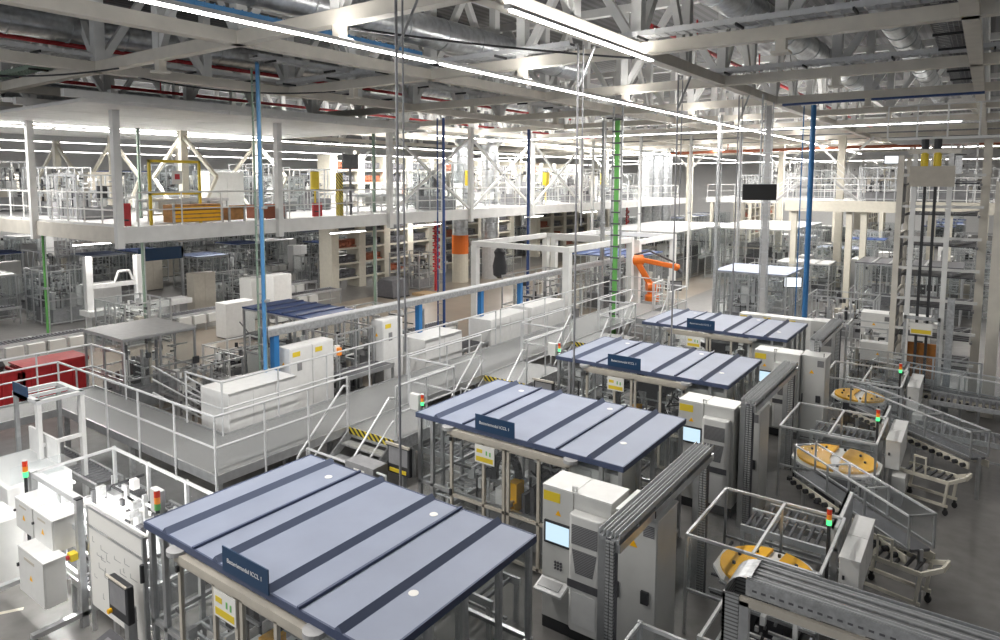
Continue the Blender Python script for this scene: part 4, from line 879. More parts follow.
for i, (px, py) in enumerate(((8, 578), (22, 571), (2, 613))):
    x, y = gz(px, py); one('floor_marking', MB().box(-.3, .3, -.04, .04, .002, .004), 'cream', '%s worn yellow floor tape dash at the left edge' % ('left', 'right', 'lower')[i], 'floor marking', 'floor tape dashes', loc=(x, y, 0), rot=(0, 0, R(60)))
# ================================================================ LEFT RAISED PLATFORM (MEZZANINE)
ZM = 5.4
t = T('mezzanine_platform', 'large grey steel platform on the left at mid height with machines standing on it', 'platform', (-23.4, 11.5, 0))
for x0, x1, y0, y1 in ((-40, 0, 0, 10), (-40, 0, 10, 24), (-40, 0, 24, 55)): P('deck', MB().box(x0, x1, y0, y1, ZM-.1, ZM), 'lightgrey', t)
P('edge_beam', MB().box(-40, 0, -.08, 0, ZM-.5, ZM+.05), 'steel_cream', t); P('edge_beam', MB().box(0, .08, 0, 55, ZM-.5, ZM+.05), 'steel_white', t)
for i in range(9): P('floor_joist', MB().box(-40, -.1, 6*i+.2, 6*i+.45, ZM-.48, ZM-.1), 'steel_cream', t)
for i in range(5): P('toe_board', MB().box(-40+8*i, -32+8*i-.05, -.02, .0, ZM+.05, ZM+.15), 'steel_white', t)
railing('railing along the front edge of the left raised platform', [(-62, 11.6), (-23.5, 11.6)], z=ZM, h=1.22, mids=1, step=1.35, m='steel_white', r=.028, group='platform railings')
railing('railing along the right edge of the left raised platform facing the aisle', [(-23.5, 12.2), (-23.5, 64)], z=ZM, h=1.22, mids=1, step=1.6, m='steel_white', r=.028, group='platform railings')
places = ['at the front left corner', 'second along the aisle edge', 'third along the aisle edge', 'fourth along the aisle edge', 'fifth along the aisle edge', 'sixth along the aisle edge', 'seventh along the aisle edge']
for i in range(7):
    y = 11.4+6.55*i
    t = T('hanger_post', 'grey steel post from roof to raised platform, %s' % places[i], 'post', (-23.25, y, 0), 0, 'posts holding the left raised platform')
    P('post', MB().box(-.12, .12, -.12, .12, 4.75, 10.0), 'steel_white', t)
    if i in (2, 3, 4): P('brace', MB().bar((0, .1, 5.5), (0, 3.2, 7.4), .12).bar((0, 3.2, 7.4), (0, 6.4, 9.4), .12).bar((0, .1, 9.4), (0, 3.2, 7.4), .12).bar((0, 3.2, 7.4), (0, 6.4, 5.5), .12), 'steel_white', t, 'crossed diagonal braces')
for i, x in enumerate((-30.0, -36.6, -43)):
    t = T('hanger_post', 'grey steel post from roof to raised platform, %s along its front edge' % ('second', 'third', 'fourth')[i], 'post', (x, 11.4, 0), 0, 'posts holding the left raised platform')
    P('post', MB().box(-.12, .12, -.12, .12, 4.75, 10.0), 'steel_white', t)
for i, (x, y) in enumerate(((-36, 17.5), (-29.5, 17.5), (-42.5, 17.5), (-33, 24))):
    t = T('roof_column', 'cream column with forked diagonal braces standing on the raised platform, %s' % ('middle one', 'right one', 'left one', 'rear one')[i], 'column', (x, y, ZM))
    P('shaft', MB().box(-.16, .16, -.16, .16, 0, 3.9), 'cream', t); 
    P('brace', MB().bar((0, 0, 3.7), (2.6, 0, 1.8), .14).bar((2.6, 0, 1.8), (1.3, 0, .2), .12), 'cream', t)
    P('brace', MB().bar((0, 0, 3.7), (-2.6, 0, 1.8), .14).bar((-2.6, 0, 1.8), (-.6, 0, 0), .12), 'cream', t)
# flat white suspended ceiling over the platform, under the trusses
t = T('suspended_ceiling', 'flat white suspended ceiling panels hanging over the left platform', 'ceiling panel', (-32.5, 7.6, 9.35))
for i in range(5):
    for j in range(3): P('ceiling_panel', MB().box(-6+3.4*i+.02, -2.62+3.4*i, 2+5*j, 6.97+5*j, 0, .1), 'steel_white', t)
for i in range(6): P('support_beam', MB().box(-6.05+3.4*i-.06, -5.95+3.4*i+.06, 1.5, 17, .1, .32), 'steel_white', t)
# platform load
def on_mezz(px, py): return gz(px, py, ZM)
t = T('guard_gate', 'yellow framed guard panel with a red prohibition notice on the raised platform', 'machine guard', (-24.6, 13.2, ZM))
P('frame', MB().box(-.05, .05, 0, .08, 0, 2.4).box(-.05, .05, 2.0, 2.08, 0, 2.4).box(-.05, .05, 0, 2.08, 2.3, 2.4).box(-.05, .05, 0, 2.08, 1.1, 1.18), 'yellow', t); P('mesh_panel', MB().box(-.01, .01, .1, 2, .1, 2.3), 'acrylic', t)
n_ = P('notice', MB().box(.03, .05, .9, 1.3, 1.5, 2.0), 'paper', t, 'white notice with red symbol'); P('red_symbol', MB().box(.05, .055, 1.0, 1.2, 1.68, 1.88), 'red', n_)
for i, (y, L, h, c) in enumerate(((13.6, 2.0, .75, 'amber'), (15.9, .7, .6, 'amber'), (17.2, 1.4, .65, 'reddish brown'))):
    t = T('storage_crate', '%s slatted crate with metal corners on the raised platform edge, %s one' % (c, ('largest', 'smallest', 'right')[i]), 'crate', (-24.4, y, ZM), 0, 'brown crates on the platform')
    P('body', MB().box(0, .7, 0, L, .1, h), ('wood', 'wood', 'rust')[i], t)
    for j in range(4): P('slat', MB().box(.7, .72, 0, L, .12+j*.15, .22+j*.15), ('orange', 'wood', 'rust')[i], t)
    P('corner', MB().box(.68, .74, -.03, .05, 0, h+.02).box(.68, .74, L-.05, L+.03, 0, h+.02), 'lightgrey', t)
for i, (x, y, c) in enumerate(((-23.9, 11.8, 'red'), (-24.1, 17.9, 'red'), (-24.0, 20.3, 'red'))):
    t = T('notice_box', 'small red box on the platform railing, %s' % ('beside the corner post', 'left of the pair', 'right of the pair')[i], 'box', (x, y, ZM+.05), 0, 'red boxes on the platform railing'); P('body', MB().box(0, .1, 0, (.3, .7, .5)[i], 0, (.8, .5, .6)[i]), c, t); P('bracket', MB().box(.1, .35, .05, .1, .2, .25), 'dark', t)
one('hand_lamp', MB().tube((0, 0, 0), (0, 0, .8), .2, 12).tube((0, 0, -1.2), (0, 0, 0), .04), 'yellow', 'yellow cylinder on a stand above the platform railing', 'beacon', loc=(-24.6, 21.0, ZM+1.25))
one('hazard_post', MB().box(-.12, .12, -.12, .12, 0, 2.0), 'hazard', 'black and yellow striped post on the platform left of the shelving', 'post', loc=(-24.4, 17.0+5.3, ZM))
one('wall_screen', MB().box(-.05, .05, -.5, .5, 2.2, 2.9).box(-.04, .04, -.05, .05, 0, 2.2), 'darkgrey', 'dark screen on a pole standing on the platform next to the striped post', 'screen', loc=(-24.6, 23.2, ZM))
for i in range(3): one('hanging_case', MB().box(-.15, .15, -.2, .2, 0, .9).box(-.05, .05, -.05, .05, -1.3, 0), 'yellow', '%s yellow case hung among the posts above the platform' % ('first', 'second', 'third')[i], 'case', 'yellow cases above the platform', loc=(-25.0, 33.2+9.0*i, ZM+1.35))
# generic machines
kinds = {
 'station': lambda lab, x, y, s, z: cell_box(lab, x, y, 0, 2.6, 2.0, 1.9+.4*(s % 3), None, seed=s, n=18, z=z, pm='glass' if s % 2 else None),
 'cell': lambda lab, x, y, s, z: cell_box(lab, x, y, 0, 2.8, 2.2, 2.2, ('roof_blue', 'blue_dark', 'white')[s % 3], seed=s, n=12, z=z),
 'line': lambda lab, x, y, s, z: conveyor(lab, x+.5, y, R(90), 3.6, .8, .9, boxes=2+s % 3, z=z),
 'housing': lambda lab, x, y, s, z: box_unit(lab, 'machine housing', x, y, z, 1.0, 2.0, 1.5+.3*(s % 3), ('white', 'cabinet', 'cabinet_light')[s % 3], 2),
 'cabinet': lambda lab, x, y, s, z: box_unit(lab, 'control cabinet', x, y, z, .7, 1.3, 2.1, ('white', 'cabinet', 'beige')[s % 3], 2, name='electrical_cabinet'),
}
desc = {'station': ('open assembly station', 'glazed assembly station'), 'cell': ('roofed aluminium machine cell',)*2,
        'line': ('roller line',)*2, 'housing': ('pale closed machine housing',)*2, 'cabinet': ('pale electrical cabinet',)*2}
names = ['first', 'second', 'third', 'fourth', 'fifth', 'sixth', 'seventh', 'eighth', 'ninth', 'tenth', 'eleventh', 'twelfth', 'thirteenth', 'fourteenth', 'fifteenth', 'sixteenth', 'seventeenth', 'eighteenth', 'nineteenth', 'twentieth']
FOOT = {'station': (2.65, 2.05, -.05), 'cell': (2.85, 2.25, -.05), 'line': (1.3, 3.7, -.2), 'housing': (1.05, 2.05, 0), 'cabinet': (.75, 1.35, 0)}
OCC = [(-23.3, 46.1, -16.9, 58.8, 0), (-16.3, 49.9, -10.5, 61.1, 0), (-10.4, 33.1, -7, 36.8, 0), (-5.3, 39.4, -.7, 42.6, 0), (-19.6, 25.7, -14, 38.8, 0), (-34.6, 29.8, -33.1, 66, 0), (-34.6, 29.8, -33.1, 66, 5.4),
       (-30.1, 37, -28, 41.5, 0), (-30.1, 37, -28, 41.5, 5.4), (-28.6, 65, -25.5, 71, 0), (-24.1, 83.6, -22.7, 98.4, 0), (-12.1, 87.6, -10.7, 98.4, 0), (-28.5, 33.6, -28, 34.2, 0), (-25, 11.5, -23.3, 26, 5.4), (-9.1, 42.4, -8.5, 43, 0), (-6.3, 42.4, -5.1, 43, 0), (-1.8, 42.4, -1.3, 43, 0), (-33.8, 13.5, -31.6, 20, 0), (-37.4, 18.8, -36.9, 22, 0),
       (-3.6, 23.8, 2.4, 28.5, 0), (-29.2, 29.6, -26.6, 33, 0), (-14.3, 7, -11, 36, 0), (-32, 12.2, -31.5, 12.7, 0)]
FARCOL = ((-8, 52), (-14, 62), (-21, 60), (-3, 56), (-30, 62), (-40, 62), (-50, 48), (-58, 34), (-10, 96), (-24, 100), (-45, 90), (-62, 70))
OCC += [(a-.4, b-.4, a+.4, b+.4, z_) for a, b in FARCOL for z_ in (0, 5.4)]
OCC += [(a-.3, b-.3, a+.3, b+.3, 5.4) for a, b in ((-36, 17.5), (-29.5, 17.5), (-42.5, 17.5), (-33, 24))]
def row(where, x, y0, y1, seq, seed, step=3.9, z=0, jit=.5):
    r = random.Random(seed); y = y0; i = 0; cnt = {}
    while y < y1 and i < 20:
        k = seq[i % len(seq)]; s = seed*10+i; fx, fy, fl = FOOT[k]; jx = r.uniform(-jit, jit); lim = y+6
        def hit(): return any(x+jx+fl < c and a < x+jx+fx and y < d and b < y+fy and abs(zz-z) < 2 for a, b, c, d, zz in OCC)
        while hit() and y < lim: y += .3
        if hit() or y > y1: i += 1; y += 1; continue
        OCC.append((x+jx+fl-.1, y-.1, x+jx+fx+.1, y+fy+.1, z)); dd = desc[k][s % 2]; cnt[dd] = cnt.get(dd, -1)+1
        lab = '%s %s in the %s' % (names[cnt[dd]], dd, where)
        o = kinds[k](lab, x+jx, y, s, z); o['group'] = 'machines in the %s' % where
        y += fy+.35+r.uniform(0, .5); i += 1
row('front row under the left platform', -30.6, 9.5, 27, ['line', 'station', 'line', 'housing'], 2)
row('second row under the left platform', -34.4, 8.5, 27, ['station', 'line', 'cabinet', 'station', 'line'], 3)
row('third row under the left platform', -38.5, 10, 44, ['line', 'station', 'housing', 'line'], 4)
row('fourth row under the left platform', -43, 12, 54, ['cell', 'station', 'line', 'cabinet'], 5)
row('fifth row under the left platform', -48.5, 13, 60, ['cell', 'cabinet', 'station', 'cell'], 6, 4.6)
row('row beside the brown aisle floor', -31.5, 31.5, 47, ['station', 'station', 'line'], 7, 3.4)
row('row deep behind the aisle', -38.4, 46, 74, ['station', 'housing', 'cell'], 8, 4.2)
row('row right of the aisle behind the white portal', -19.5, 38.8, 41, ['station', 'cell', 'housing', 'station'], 9, 4.0)
row('row behind the white walkway cabinets', -19.2, 17.2, 24, ['station', 'line'], 10, 3.4, jit=.2)
row('row behind the orange robot', -9.9, 44, 84, ['cell', 'station', 'cabinet', 'station'], 11, 4.0)
row('row behind the cream columns on the right', -6.3, 34, 72, ['station', 'line', 'housing', 'station'], 12, 3.7)
row('row beyond the lift tower', -2.4, 34, 70, ['line', 'station', 'cabinet'], 13, 3.8)
row('row beside the walkway end', -11.0, 30.3, 42, ['line', 'station', 'station'], 14, 3.6, jit=.2)
row('row under the far centre', -26, 52, 88, ['cell', 'station', 'housing'], 15, 4.6)
row('row in the middle right of the photo', -14.8, 63, 88, ['station', 'cell', 'station'], 16, 4.4)
row('upper row on the left platform edge', -27.2, 14, 60, ['line', 'station', 'line', 'station', 'housing'], 17, 4.3, ZM)
row('upper second row on the left platform', -32.2, 13, 62, ['station', 'line', 'housing', 'station'], 18, 4.3, ZM)
row('upper third row on the left platform', -38, 14, 62, ['station', 'cabinet', 'line', 'station'], 19, 4.8, ZM)
row('upper fourth row on the left platform', -45, 14, 62, ['station', 'station', 'cell'], 20, 5, ZM)
# tall shelving with cream uprights and dark loads
def shelving(label, x, y, L, n, H, lev, group='tall shelving behind the aisle', d=1.2, z=0):
    zb = z; t = T('storage_rack', label, 'shelving', (x, y, zb), 0, group); s = L/n
    for i in range(n+1):
        P('upright', MB().box(0, d, i*s-.3, i*s+.3, 0, H), 'cream', t)
    for k in range(lev):
        z = .6+k*(H-.8)/lev; P('shelf_beam', MB().box(.1, d+.02, 0, L, z, z+.12), 'cream', t)
        for i in range(n):
            mb = MB(); r = random.Random(i*7+k)
            mb.box(.2, d-.1, i*s+.45, (i+1)*s-.45, z+.12, z+.2)
            for q in range(4): mb.tube((d-.3, i*s+.5+q*.28, z+.35), (d-.05, i*s+.5+q*.28, z+.35), .14, 8)
            mb.box(.2, d-.3, i*s+.4, (i+1)*s-.4, z+.25, z+.55+.1*r.random())
            P('stored_load', mb, 'rust' if (i+k) % 5 == 2 else 'darkgrey', t)
shelving('tall shelving with broad cream uprights, left section under the platform', -34.5, 30, 9.6, 4, 4.75, 4)
shelving('tall shelving with broad cream uprights, middle section under the platform', -34.5, 41, 9.6, 4, 4.75, 4)
shelving('tall shelving with broad cream uprights, right section behind the silver ducts', -34.5, 55, 10, 4, 4.75, 4)
shelving('low cream shelving deep in the hall behind the white booth', -24, 84, 14, 6, 5.0, 4)
shelving('cream shelving at the back between the far ducts and the right platform', -12, 88, 10, 5, 5.0, 4)
for i, y in enumerate((30, 41, 53)): shelving('tall cream shelving standing on the left platform, %s section' % ('left', 'middle', 'right')[i], -34.5, y, 9.6, 4, 3.3, 3, z=ZM)
# vertical spiral ducts
def spiral(label, x, y, r, z0, z1, stub=False):
    t = T('spiral_duct', label, 'duct', (x, y, 0), 0, 'vertical silver ducts')
    prof = []; z = z0
    while z < z1: prof += [(r, z), (r, z+.45), (r*1.05, z+.47), (r*1.05, z+.52), (r, z+.54)]; z += .55
    P('duct_body', MB().lathe(prof, (0, 0, 0), 20), 'duct', t, smooth=True)
    P('elbow', MB().tube((0, 0, prof[-1][1]), (.5, .6, prof[-1][1]+.9), r, 16), 'duct', t)
    if stub: P('orange_band', MB().tube((0, 0, 2.0), (0, 0, 3.3), r*1.06, 20), 'robot_orange', t); P('base', MB().tube((0, 0, 0), (0, 0, 2.0), r*1.04, 20), 'cream', t)
    else: P('base', MB().tube((0, 0, 0), (0, 0, z0), r*.9, 16), 'lightgrey', t)
    return t
spiral('left of the two big silver vertical ducts, with an orange band near the floor', -29.3, 37.9, .55, 3.3, 9.2, True)
spiral('right of the two big silver vertical ducts', -28.7, 40.6, .6, 3.0, 9.2)
for i in range(3): spiral('%s of the three far silver vertical ducts right of the green ladder' % ('left', 'middle', 'right')[i], -27.6+.3*i, 66+1.8*i, .72, 3, 9.3)
for i, (x, y) in enumerate(((-28.2, 33.9), (-26.9, 60.2))):
    t = T('hose_rack', 'red coiled hose stand %s' % ('left of the big silver ducts', 'under the far platform')[i], 'rack', (x, y, 0))
    P('post', MB().box(-.06, .06, -.06, .06, 0, 4.6), 'red', t)
    for k in range(7): P('loop', MB().path([(.05, -.3, 1.3+k*.45), (.05, .3, 1.4+k*.45), (.05, .3, 1.55+k*.45), (.05, -.3, 1.6+k*.45)], .06, 6), 'red', t)
# white portal frames, centre
portal('white steel portal frame in the centre above the walkway, left bay', -19.2, 26.0, 0, 4.9, 6.5, 4.0)
portal('white steel portal frame in the centre, right bay beside the green ladder', -19.2, 33.4, 0, 4.9, 5.0, 3.8)
cell_box('machine cell with dark blue roof inside the white portal frame', -18.3, 33.8, 0, 3.6, 4.0, 3.0, 'blue_dark', seed=51, n=18)
cell_box('machine cell with cream bottles inside the left bay of the white portal', -18.2, 26.8, 0, 2.6, 4.0, 2.6, None, pm=None, seed=52, n=24)
one('black_bag', MB().lathe([(.1, 0), (.32, .15), (.36, .6), (.25, 1.1), (.3, 1.3), (.08, 1.55)], n=9).tube((0, 0, 1.5), (0, 0, 1.7), .03), 'dark', 'black coat like bundle hanging in the left bay of the white portal', 'bag', loc=(-18.9, 27.6, 2.3), smooth=True)
# glass booth with white roof
t = cell_box('large glass booth with flat white roof in the centre right background', -23.2, 46.2, 0, 6.2, 12.5, 3.5, 'white', seed=53, n=30, step=1.5, ribs=0)
t = cell_box('second glass booth with flat white roof farther right', -16.2, 50, 0, 5.6, 11, 3.7, 'white', seed=54, n=26, step=1.5, ribs=0)
t = cell_box('clear glazed cell with pale blue roof right of the centre', -10.3, 33.2, 0, 3.2, 3.4, 2.75, 'roof_blue', seed=55, n=14, step=.8, ribs=0, pm='acrylic')
t = cell_box('clear glazed cell with dark slatted roof between the cream columns on the right', -5.2, 39.5, 0, 4.4, 3.0, 2.9, 'darkgrey', seed=56, n=24, ribs=5)
# orange robot
t = T('industrial_robot', 'orange industrial robot arm reaching right in the centre background', 'robot', (-13.35, 33.2, 0))
P('pedestal', MB().box(-.4, .4, -.4, .4, 0, 1.0), 'lightgrey', t); P('base', MB().lathe([(.38, 1.0), (.38, 1.25), (.28, 1.35), (.28, 1.5)], n=16), 'robot_orange', t, smooth=True)
P('shoulder', MB().tube((-.25, -.2, 1.7), (.25, .2, 1.7), .26, 14), 'robot_orange', t); P('lower_arm', MB().bar((0, 0, 1.6), (-.75, -.35, 3.0), .34, .3), 'robot_orange', t, bevel=.06)
P('elbow', MB().tube((-1.0, -.55, 3.05), (-.5, -.15, 3.05), .27, 14), 'robot_orange', t); P('forearm', MB().bar((-.75, -.35, 3.1), (.95, .45, 2.75), .26, .24), 'robot_orange', t, bevel=.05)
P('wrist', MB().ball((1.0, .48, 2.72), .19, 12), 'robot_orange', t); P('gripper', MB().tube((1.0, .48, 2.72), (1.25, .6, 2.45), .1, 10), 'darkgrey', t)
P('hose', MB().path([(-.9, -.5, 3.3), (-.2, 0, 3.5), (.6, .35, 3.1), (.95, .45, 2.95)], .05, 6), 'dark', t)
t = T('step_ladder', 'white step ladder standing in front of the orange robot', 'ladder', (-12.5, 31.9, 0))
for s in (-.35, .35):
    P('rail', MB().bar((s, 0, 0), (s*.7, .5, 2.4), .05, .07), 'white', t); P('rail', MB().bar((s, 1.1, 0), (s*.7, .55, 2.4), .05, .05), 'white', t)
for k in range(7): P('step', MB().box(-.32, .32, .07*k, .07*k+.1, .3+.3*k, .34+.3*k), 'white', t)
# monitor hung from roof, displays
t = T('hanging_monitor', 'large black screen hanging from the roof on the right', 'screen', (-6.4, 25.3, 6.35), R(20))
P('panel_case', MB().box(-.55, .55, -.04, .04, 0, .56), 'dark', t, bevel=.01); P('screen_panel', MB().box(-.52, .52, -.045, -.04, .03, .53), 'black_rubber', t); P('suspension_rod', MB().tube((0, 0, .56), (0, 0, 3.65), .03), 'galv', t)
for i, (px, py, y, w_, c) in enumerate(((203, 552/10+0, 0, 0, 0),)): pass
for i, (x, y, z, lab) in enumerate(((-12.5, 33.8, 1.5, 'dark monitor on a bench right of the step ladder'), (-6.9, 33.6, 2.2, 'bright white screen in front of the blue riser pipe on the right'), (-4.6, 46.5, 8.0, 'bright white screen above the right platform'))):
    t = T('monitor', lab, 'screen', (x, y, z), R(30)); P('panel_case', MB().box(-.4, .4, 0, .06, 0, .5), 'dark', t); P('screen_panel', MB().box(-.36, .36, -.01, 0, .04, .46), 'screen_white' if i else 'midgrey', t); P('stand', MB().box(-.04, .04, .06, .1, -z if z < 5 else -2.1, .3), 'alu', t)
# right platform
t = T('mezzanine_platform', 'cream steel platform with railing between the blue riser and the lift tower', 'platform', (-9.3, 42.5, 0))
P('deck', MB().box(0, 11, 0, 6, 5.75, 5.9), 'lightgrey', t); P('edge_beam', MB().box(0, 11, -.12, 0, 5.35, 5.95), 'cream', t)
for x in (.3, 3.1, 3.8, 7.6): P('column', MB().box(x, x+.3, .1, .4, 0, 5.75), 'cream', t)
railing('railing on the front of the cream platform left of the lift tower', [(-9.2, 42.5), (1.5, 42.5)], z=5.92, h=1.25, mids=1, step=1.2, m='white', r=.03, group='platform railings')
for i, x in enumerate((-8.9, -7.4)):
    t = T('stair', 'white stair with many parallel handrails on the right platform, %s flight' % ('left', 'right')[i], 'stairs', (x, 45, 5.9)); sg = 1 if i == 0 else -1
    for q in range(4): P('handrail', MB().bar((-1.5*sg, q*.3, q*.32), (0, q*.3, 1.4+q*.32), .035), 'white', t)
    P('stringer', MB().bar((-1.5*sg, 0, -.1), (0, 0, 1.2), .04, .12), 'lightgrey', t)
    for q in range(3): P('post', MB().bar((-.7*q*sg, 0, 1.1-.65*q), (-.7*q*sg, 0, 2.3-.65*q), .035), 'white', t)
row('row on the right platform', -5.8, 44.2, 46, ['station'], 21, 3, 5.9, .1)
cell_box('tall pale machine frame on the right platform beside the lift tower', -2.8, 44, 0, 2.2, 2, 3.1, None, seed=57, n=16, z=5.9, pm=None, fm='white')
# far platform across the back
t = T('mezzanine_platform', 'long white platform with railing crossing the far end of the hall', 'platform', (-34, 72, 0))
P('deck', MB().box(10.6, 38, 0, 12, 5.2, 5.4), 'lightgrey', t); P('edge_beam', MB().box(10.6, 38, -.1, 0, 4.9, 5.45), 'steel_white', t)
for i in range(8): P('column', MB().box(11+3.8*i, 11.3+3.8*i, 0, .3, 0, 5.2), 'cream', t)
railing('railing along the long white platform at the far end', [(-23.3, 72), (4, 72)], z=5.45, h=1.25, step=1.4, m='white', r=.035, group='platform railings')
row('row on the far platform', -21, 74, 76, ['station'], 22, 3, 5.4, .1)
for i in range(5): kinds['station']('open framed machine on the far platform, %s from the left' % names[i], -18+4*i, 74.5, 70+i, 5.4)
# small lamps hung below the platform
for i, (x, y) in enumerate(((-27.9, 13.0), (-27.6, 18.4), (-24.6, 23.0), (-25.2, 29.6), (-25.2, 41), (-25.5, 50))):
    t = T('strip_light', 'short bright strip light under the left raised platform, %s from the left' % names[i], 'ceiling light', (x, y, 4.55), R(90), 'short lamps under the platform')
    P('housing', MB().box(-1.1, 1.1, -.07, .07, .04, .12), 'white', t); P('diffuser', MB().box(-1.1, 1.1, -.06, .06, 0, .04), 'lamp', t); P('suspension_rod', MB().tube((-.8, 0, .1), (-.8, 0, .72), .01, 6).tube((.8, 0, .1), (.8, 0, .72), .01, 6), 'galv', t)
    area_lamp('lamp', (0, 0, -.02), 2.2, .12, 90, t)
for j, x in enumerate((-32, -40, -48)):
    for i in range(4):
        t = T('strip_light', 'short strip light under the left platform, %s in lamp row %s behind the front edge' % (names[i], names[j+1]), 'ceiling light', (x, 15+11*i, 4.6), R(90), 'short lamps under the platform')
        P('housing', MB().box(-1.1, 1.1, -.07, .07, .04, .12), 'white', t); P('diffuser', MB().box(-1.1, 1.1, -.06, .06, 0, .04), 'lamp', t); P('suspension_rod', MB().tube((0, 0, .1), (0, 0, .7), .01, 6), 'galv', t)
        area_lamp('lamp', (0, 0, -.02), 2.2, .12, 110, t)
# aisle items
t = T('covered_pallet', 'dark grey covered load standing on the brown aisle floor', 'covered load', (-28.8, 29.8, 0))
P('cover', MB().prism([(-.7, 0), (.75, 0), (.6, 1.1), (-.4, 1.2), (-.65, .9)], 1.4, (0, 0, 0), 'y'), 'darkgrey', t, bevel=.05); P('base', MB().box(-.75, .75, -.02, 1.42, 0, .1), 'dark', t)
t = T('pallet', 'wooden pallet on the aisle floor beside the dark covered load', 'pallet', (-28.2, 31.6, 0))
for i in range(6): P('board', MB().box(i*.22, i*.22+.16, 0, 1.2, .12, .15), 'cardboard', t)
for j in (0, .55, 1.1): P('runner', MB().box(0, 1.3, j, j+.1, 0, .12), 'cardboard', t)
t = T('floor_scrubber', 'low dark cleaning device on the aisle floor near the blue riser', 'cart', (-26.2, 18.2, 0)); P('body', MB().box(0, .7, 0, 1.0, .08, .28), 'dark', t, bevel=.03); P('handle', MB().bar((.35, 0, .25), (.35, -.5, .9), .04), 'darkgrey', t); P('wheel', MB().tube((0, .5, .1), (.7, .5, .1), .1, 12), 'black_rubber', t)
for i, (x, y, h) in enumerate(((-27.5, 17.6, 1.6), (-28.6, 21.0, 2.4))): box_unit('white cabinet on the aisle floor left of the tall blue riser, %s one' % ('lower', 'taller')[i], 'control cabinet', x, y, 0, .8, 1.5-.4*i, h, 'white', 1, name='electrical_cabinet')
t = T('white_robot', 'bright white handling arm frame in the left middle ground', 'robot', (-33.0, 14.2, 0))
P('base_rail', MB().box(0, 1.0, 0, 5.0, .9, 1.15), 'white', t); P('column', MB().box(.3, .6, .1, .4, 1.1, 3.6), 'white', t); P('column', MB().box(.3, .7, 2.4, 2.8, 1.1, 3.5), 'white', t)
P('cross_arm', MB().box(.35, .55, .2, 2.6, 2.1, 2.3), 'white', t); P('bent_pipe', MB().path([(.5, 1.4, 2.3), (.5, 1.6, 2.8), (.5, 2.1, 2.8), (.5, 2.3, 2.3)], .06), 'white', t); P('leg', MB().box(.1, .3, .2, .4, 0, .9).box(.1, .3, 4.5, 4.7, 0, .9), 'white', t)
t = T('banner', 'dark navy fabric banner on a rail in the left middle ground', 'banner', (-37.2, 19.2, 2.6)); P('panel', MB().box(0, .1, 0, 2.6, 0, .7), 'navy', t); P('post', MB().box(.02, .1, 0, .1, -2.6, 0).box(.02, .1, 2.5, 2.6, -2.6, .9), 'alu', t)
# ================================================================ UNDER THE ROOF: ducts, pipes, trays
def hduct(label, p, q, r, m='duct', flanges=True):
    t = T('ventilation_duct', label, 'duct', p, 0, 'horizontal ducts in the roof trusses'); d = Vector(q)-Vector(p); n = max(1, int(d.length/1.5)); u = d/n
    P('duct_body', MB().tube((0, 0, 0), d, r, 20), m, t, smooth=True)
    for i in range(n+1): a = u*i; P('flange', MB().tube(a, a+u*.03, r*1.05, 20), m, t)
hduct('silver spiral duct between the trusses above the long lights, upper centre', (-13.4, 8, 11.3), (-12.9, 24, 11.3), .45)
hduct('silver spiral duct high at the top right of the photo', (-5.4, 15, 11.5), (-5.0, 40, 11.5), .42)
hduct('silver duct crossing the roof left of the centre', (-21, 6, 11.3), (-21, 40, 11.3), .4)
hduct('silver duct running down the hall right of the tower', (-2.3, 14, 11.3), (-2.3, 44, 11.3), .35)
hduct('silver duct deep in the trusses on the left', (-34, 12, 11.0), (-34, 50, 11.0), .4)
for i, (x, y0, y1, z) in enumerate(((-21.9, 2, 40, 11.0), (-28.5, 4, 60, 10.8), (-8.3, 20, 70, 11.6))):
    t = T('sprinkler_pipe', 'red sprinkler pipe under the roof, %s' % ('left, nearest', 'left, farther back', 'right of the long lights')[i], 'pipe', (x, y0, z), 0, 'red sprinkler pipes'); P('pipe', MB().tube((0, 0, 0), (0, y1-y0, 0), .07, 8), 'red', t); P('branch', MB().tube((0, 4, 0), (0, 4, .9), .03, 6).tube((0, 12, 0), (0, 12, .9), .03, 6), 'red', t)
t = T('sprinkler_pipe', 'long rust red pipe crossing under the roof at the right background', 'pipe', (-22, 58, 9.4), 0, 'red sprinkler pipes'); P('pipe', MB().tube((0, 0, 0), (24, -4, .0), .12, 8), 'rust', t); P('branch', MB().tube((5, -.8, 0), (5, -.8, .6), .05, 6), 'rust', t)
def tray(label, p, L, ax, W=.45, z=10.35, m='alu_bright', cables=True):
    t = T('cable_tray', label, 'cable tray', (p[0], p[1], z), 0 if ax == 'x' else R(90), 'wire cable trays in the roof trusses')
    P('side_wire', MB().box(0, L, -W/2, -W/2+.02, 0, .12), m, t); P('side_wire', MB().box(0, L, W/2-.02, W/2, 0, .12), m, t)
    mb = MB()
    for i in range(int(L/.22)): mb.box(i*.22, i*.22+.03, -W/2, W/2, 0, .02); mb.box(i*.22, i*.22+.03, -W/2-.006, -W/2+.01, 0, .14)
    for k in range(4): mb.box(0, L, -W/2+.1*(k+.7), -W/2+.1*(k+.7)+.015, 0, .015)
    P('wire_grid', mb, m, t, kind='stuff')
    if cables: P('cable_bundle', MB().box(0, L, -W*.3, W*.1, .02, .07), 'darkgrey', t)
    for i in range(int(L/2.2)): P('tray_bracket', MB().box(i*2.2+.5, i*2.2+.54, -W/2-.1, W/2, -.06, 0), 'dark', t)
tray('bright wire cable tray on top of the second cross beam, upper right', (-7.2, 15.65), 14, 'x')
tray('wire cable tray on top of the third cross beam, upper right', (-7.2, 22.2), 14, 'x')
tray('wire cable tray on top of the second cross beam left of the long lights', (-20, 15.65), 11.5, 'x')
tray('wire cable tray on the nearest cross beam at top left', (-30, 9.1), 9, 'x', m='green_grey')
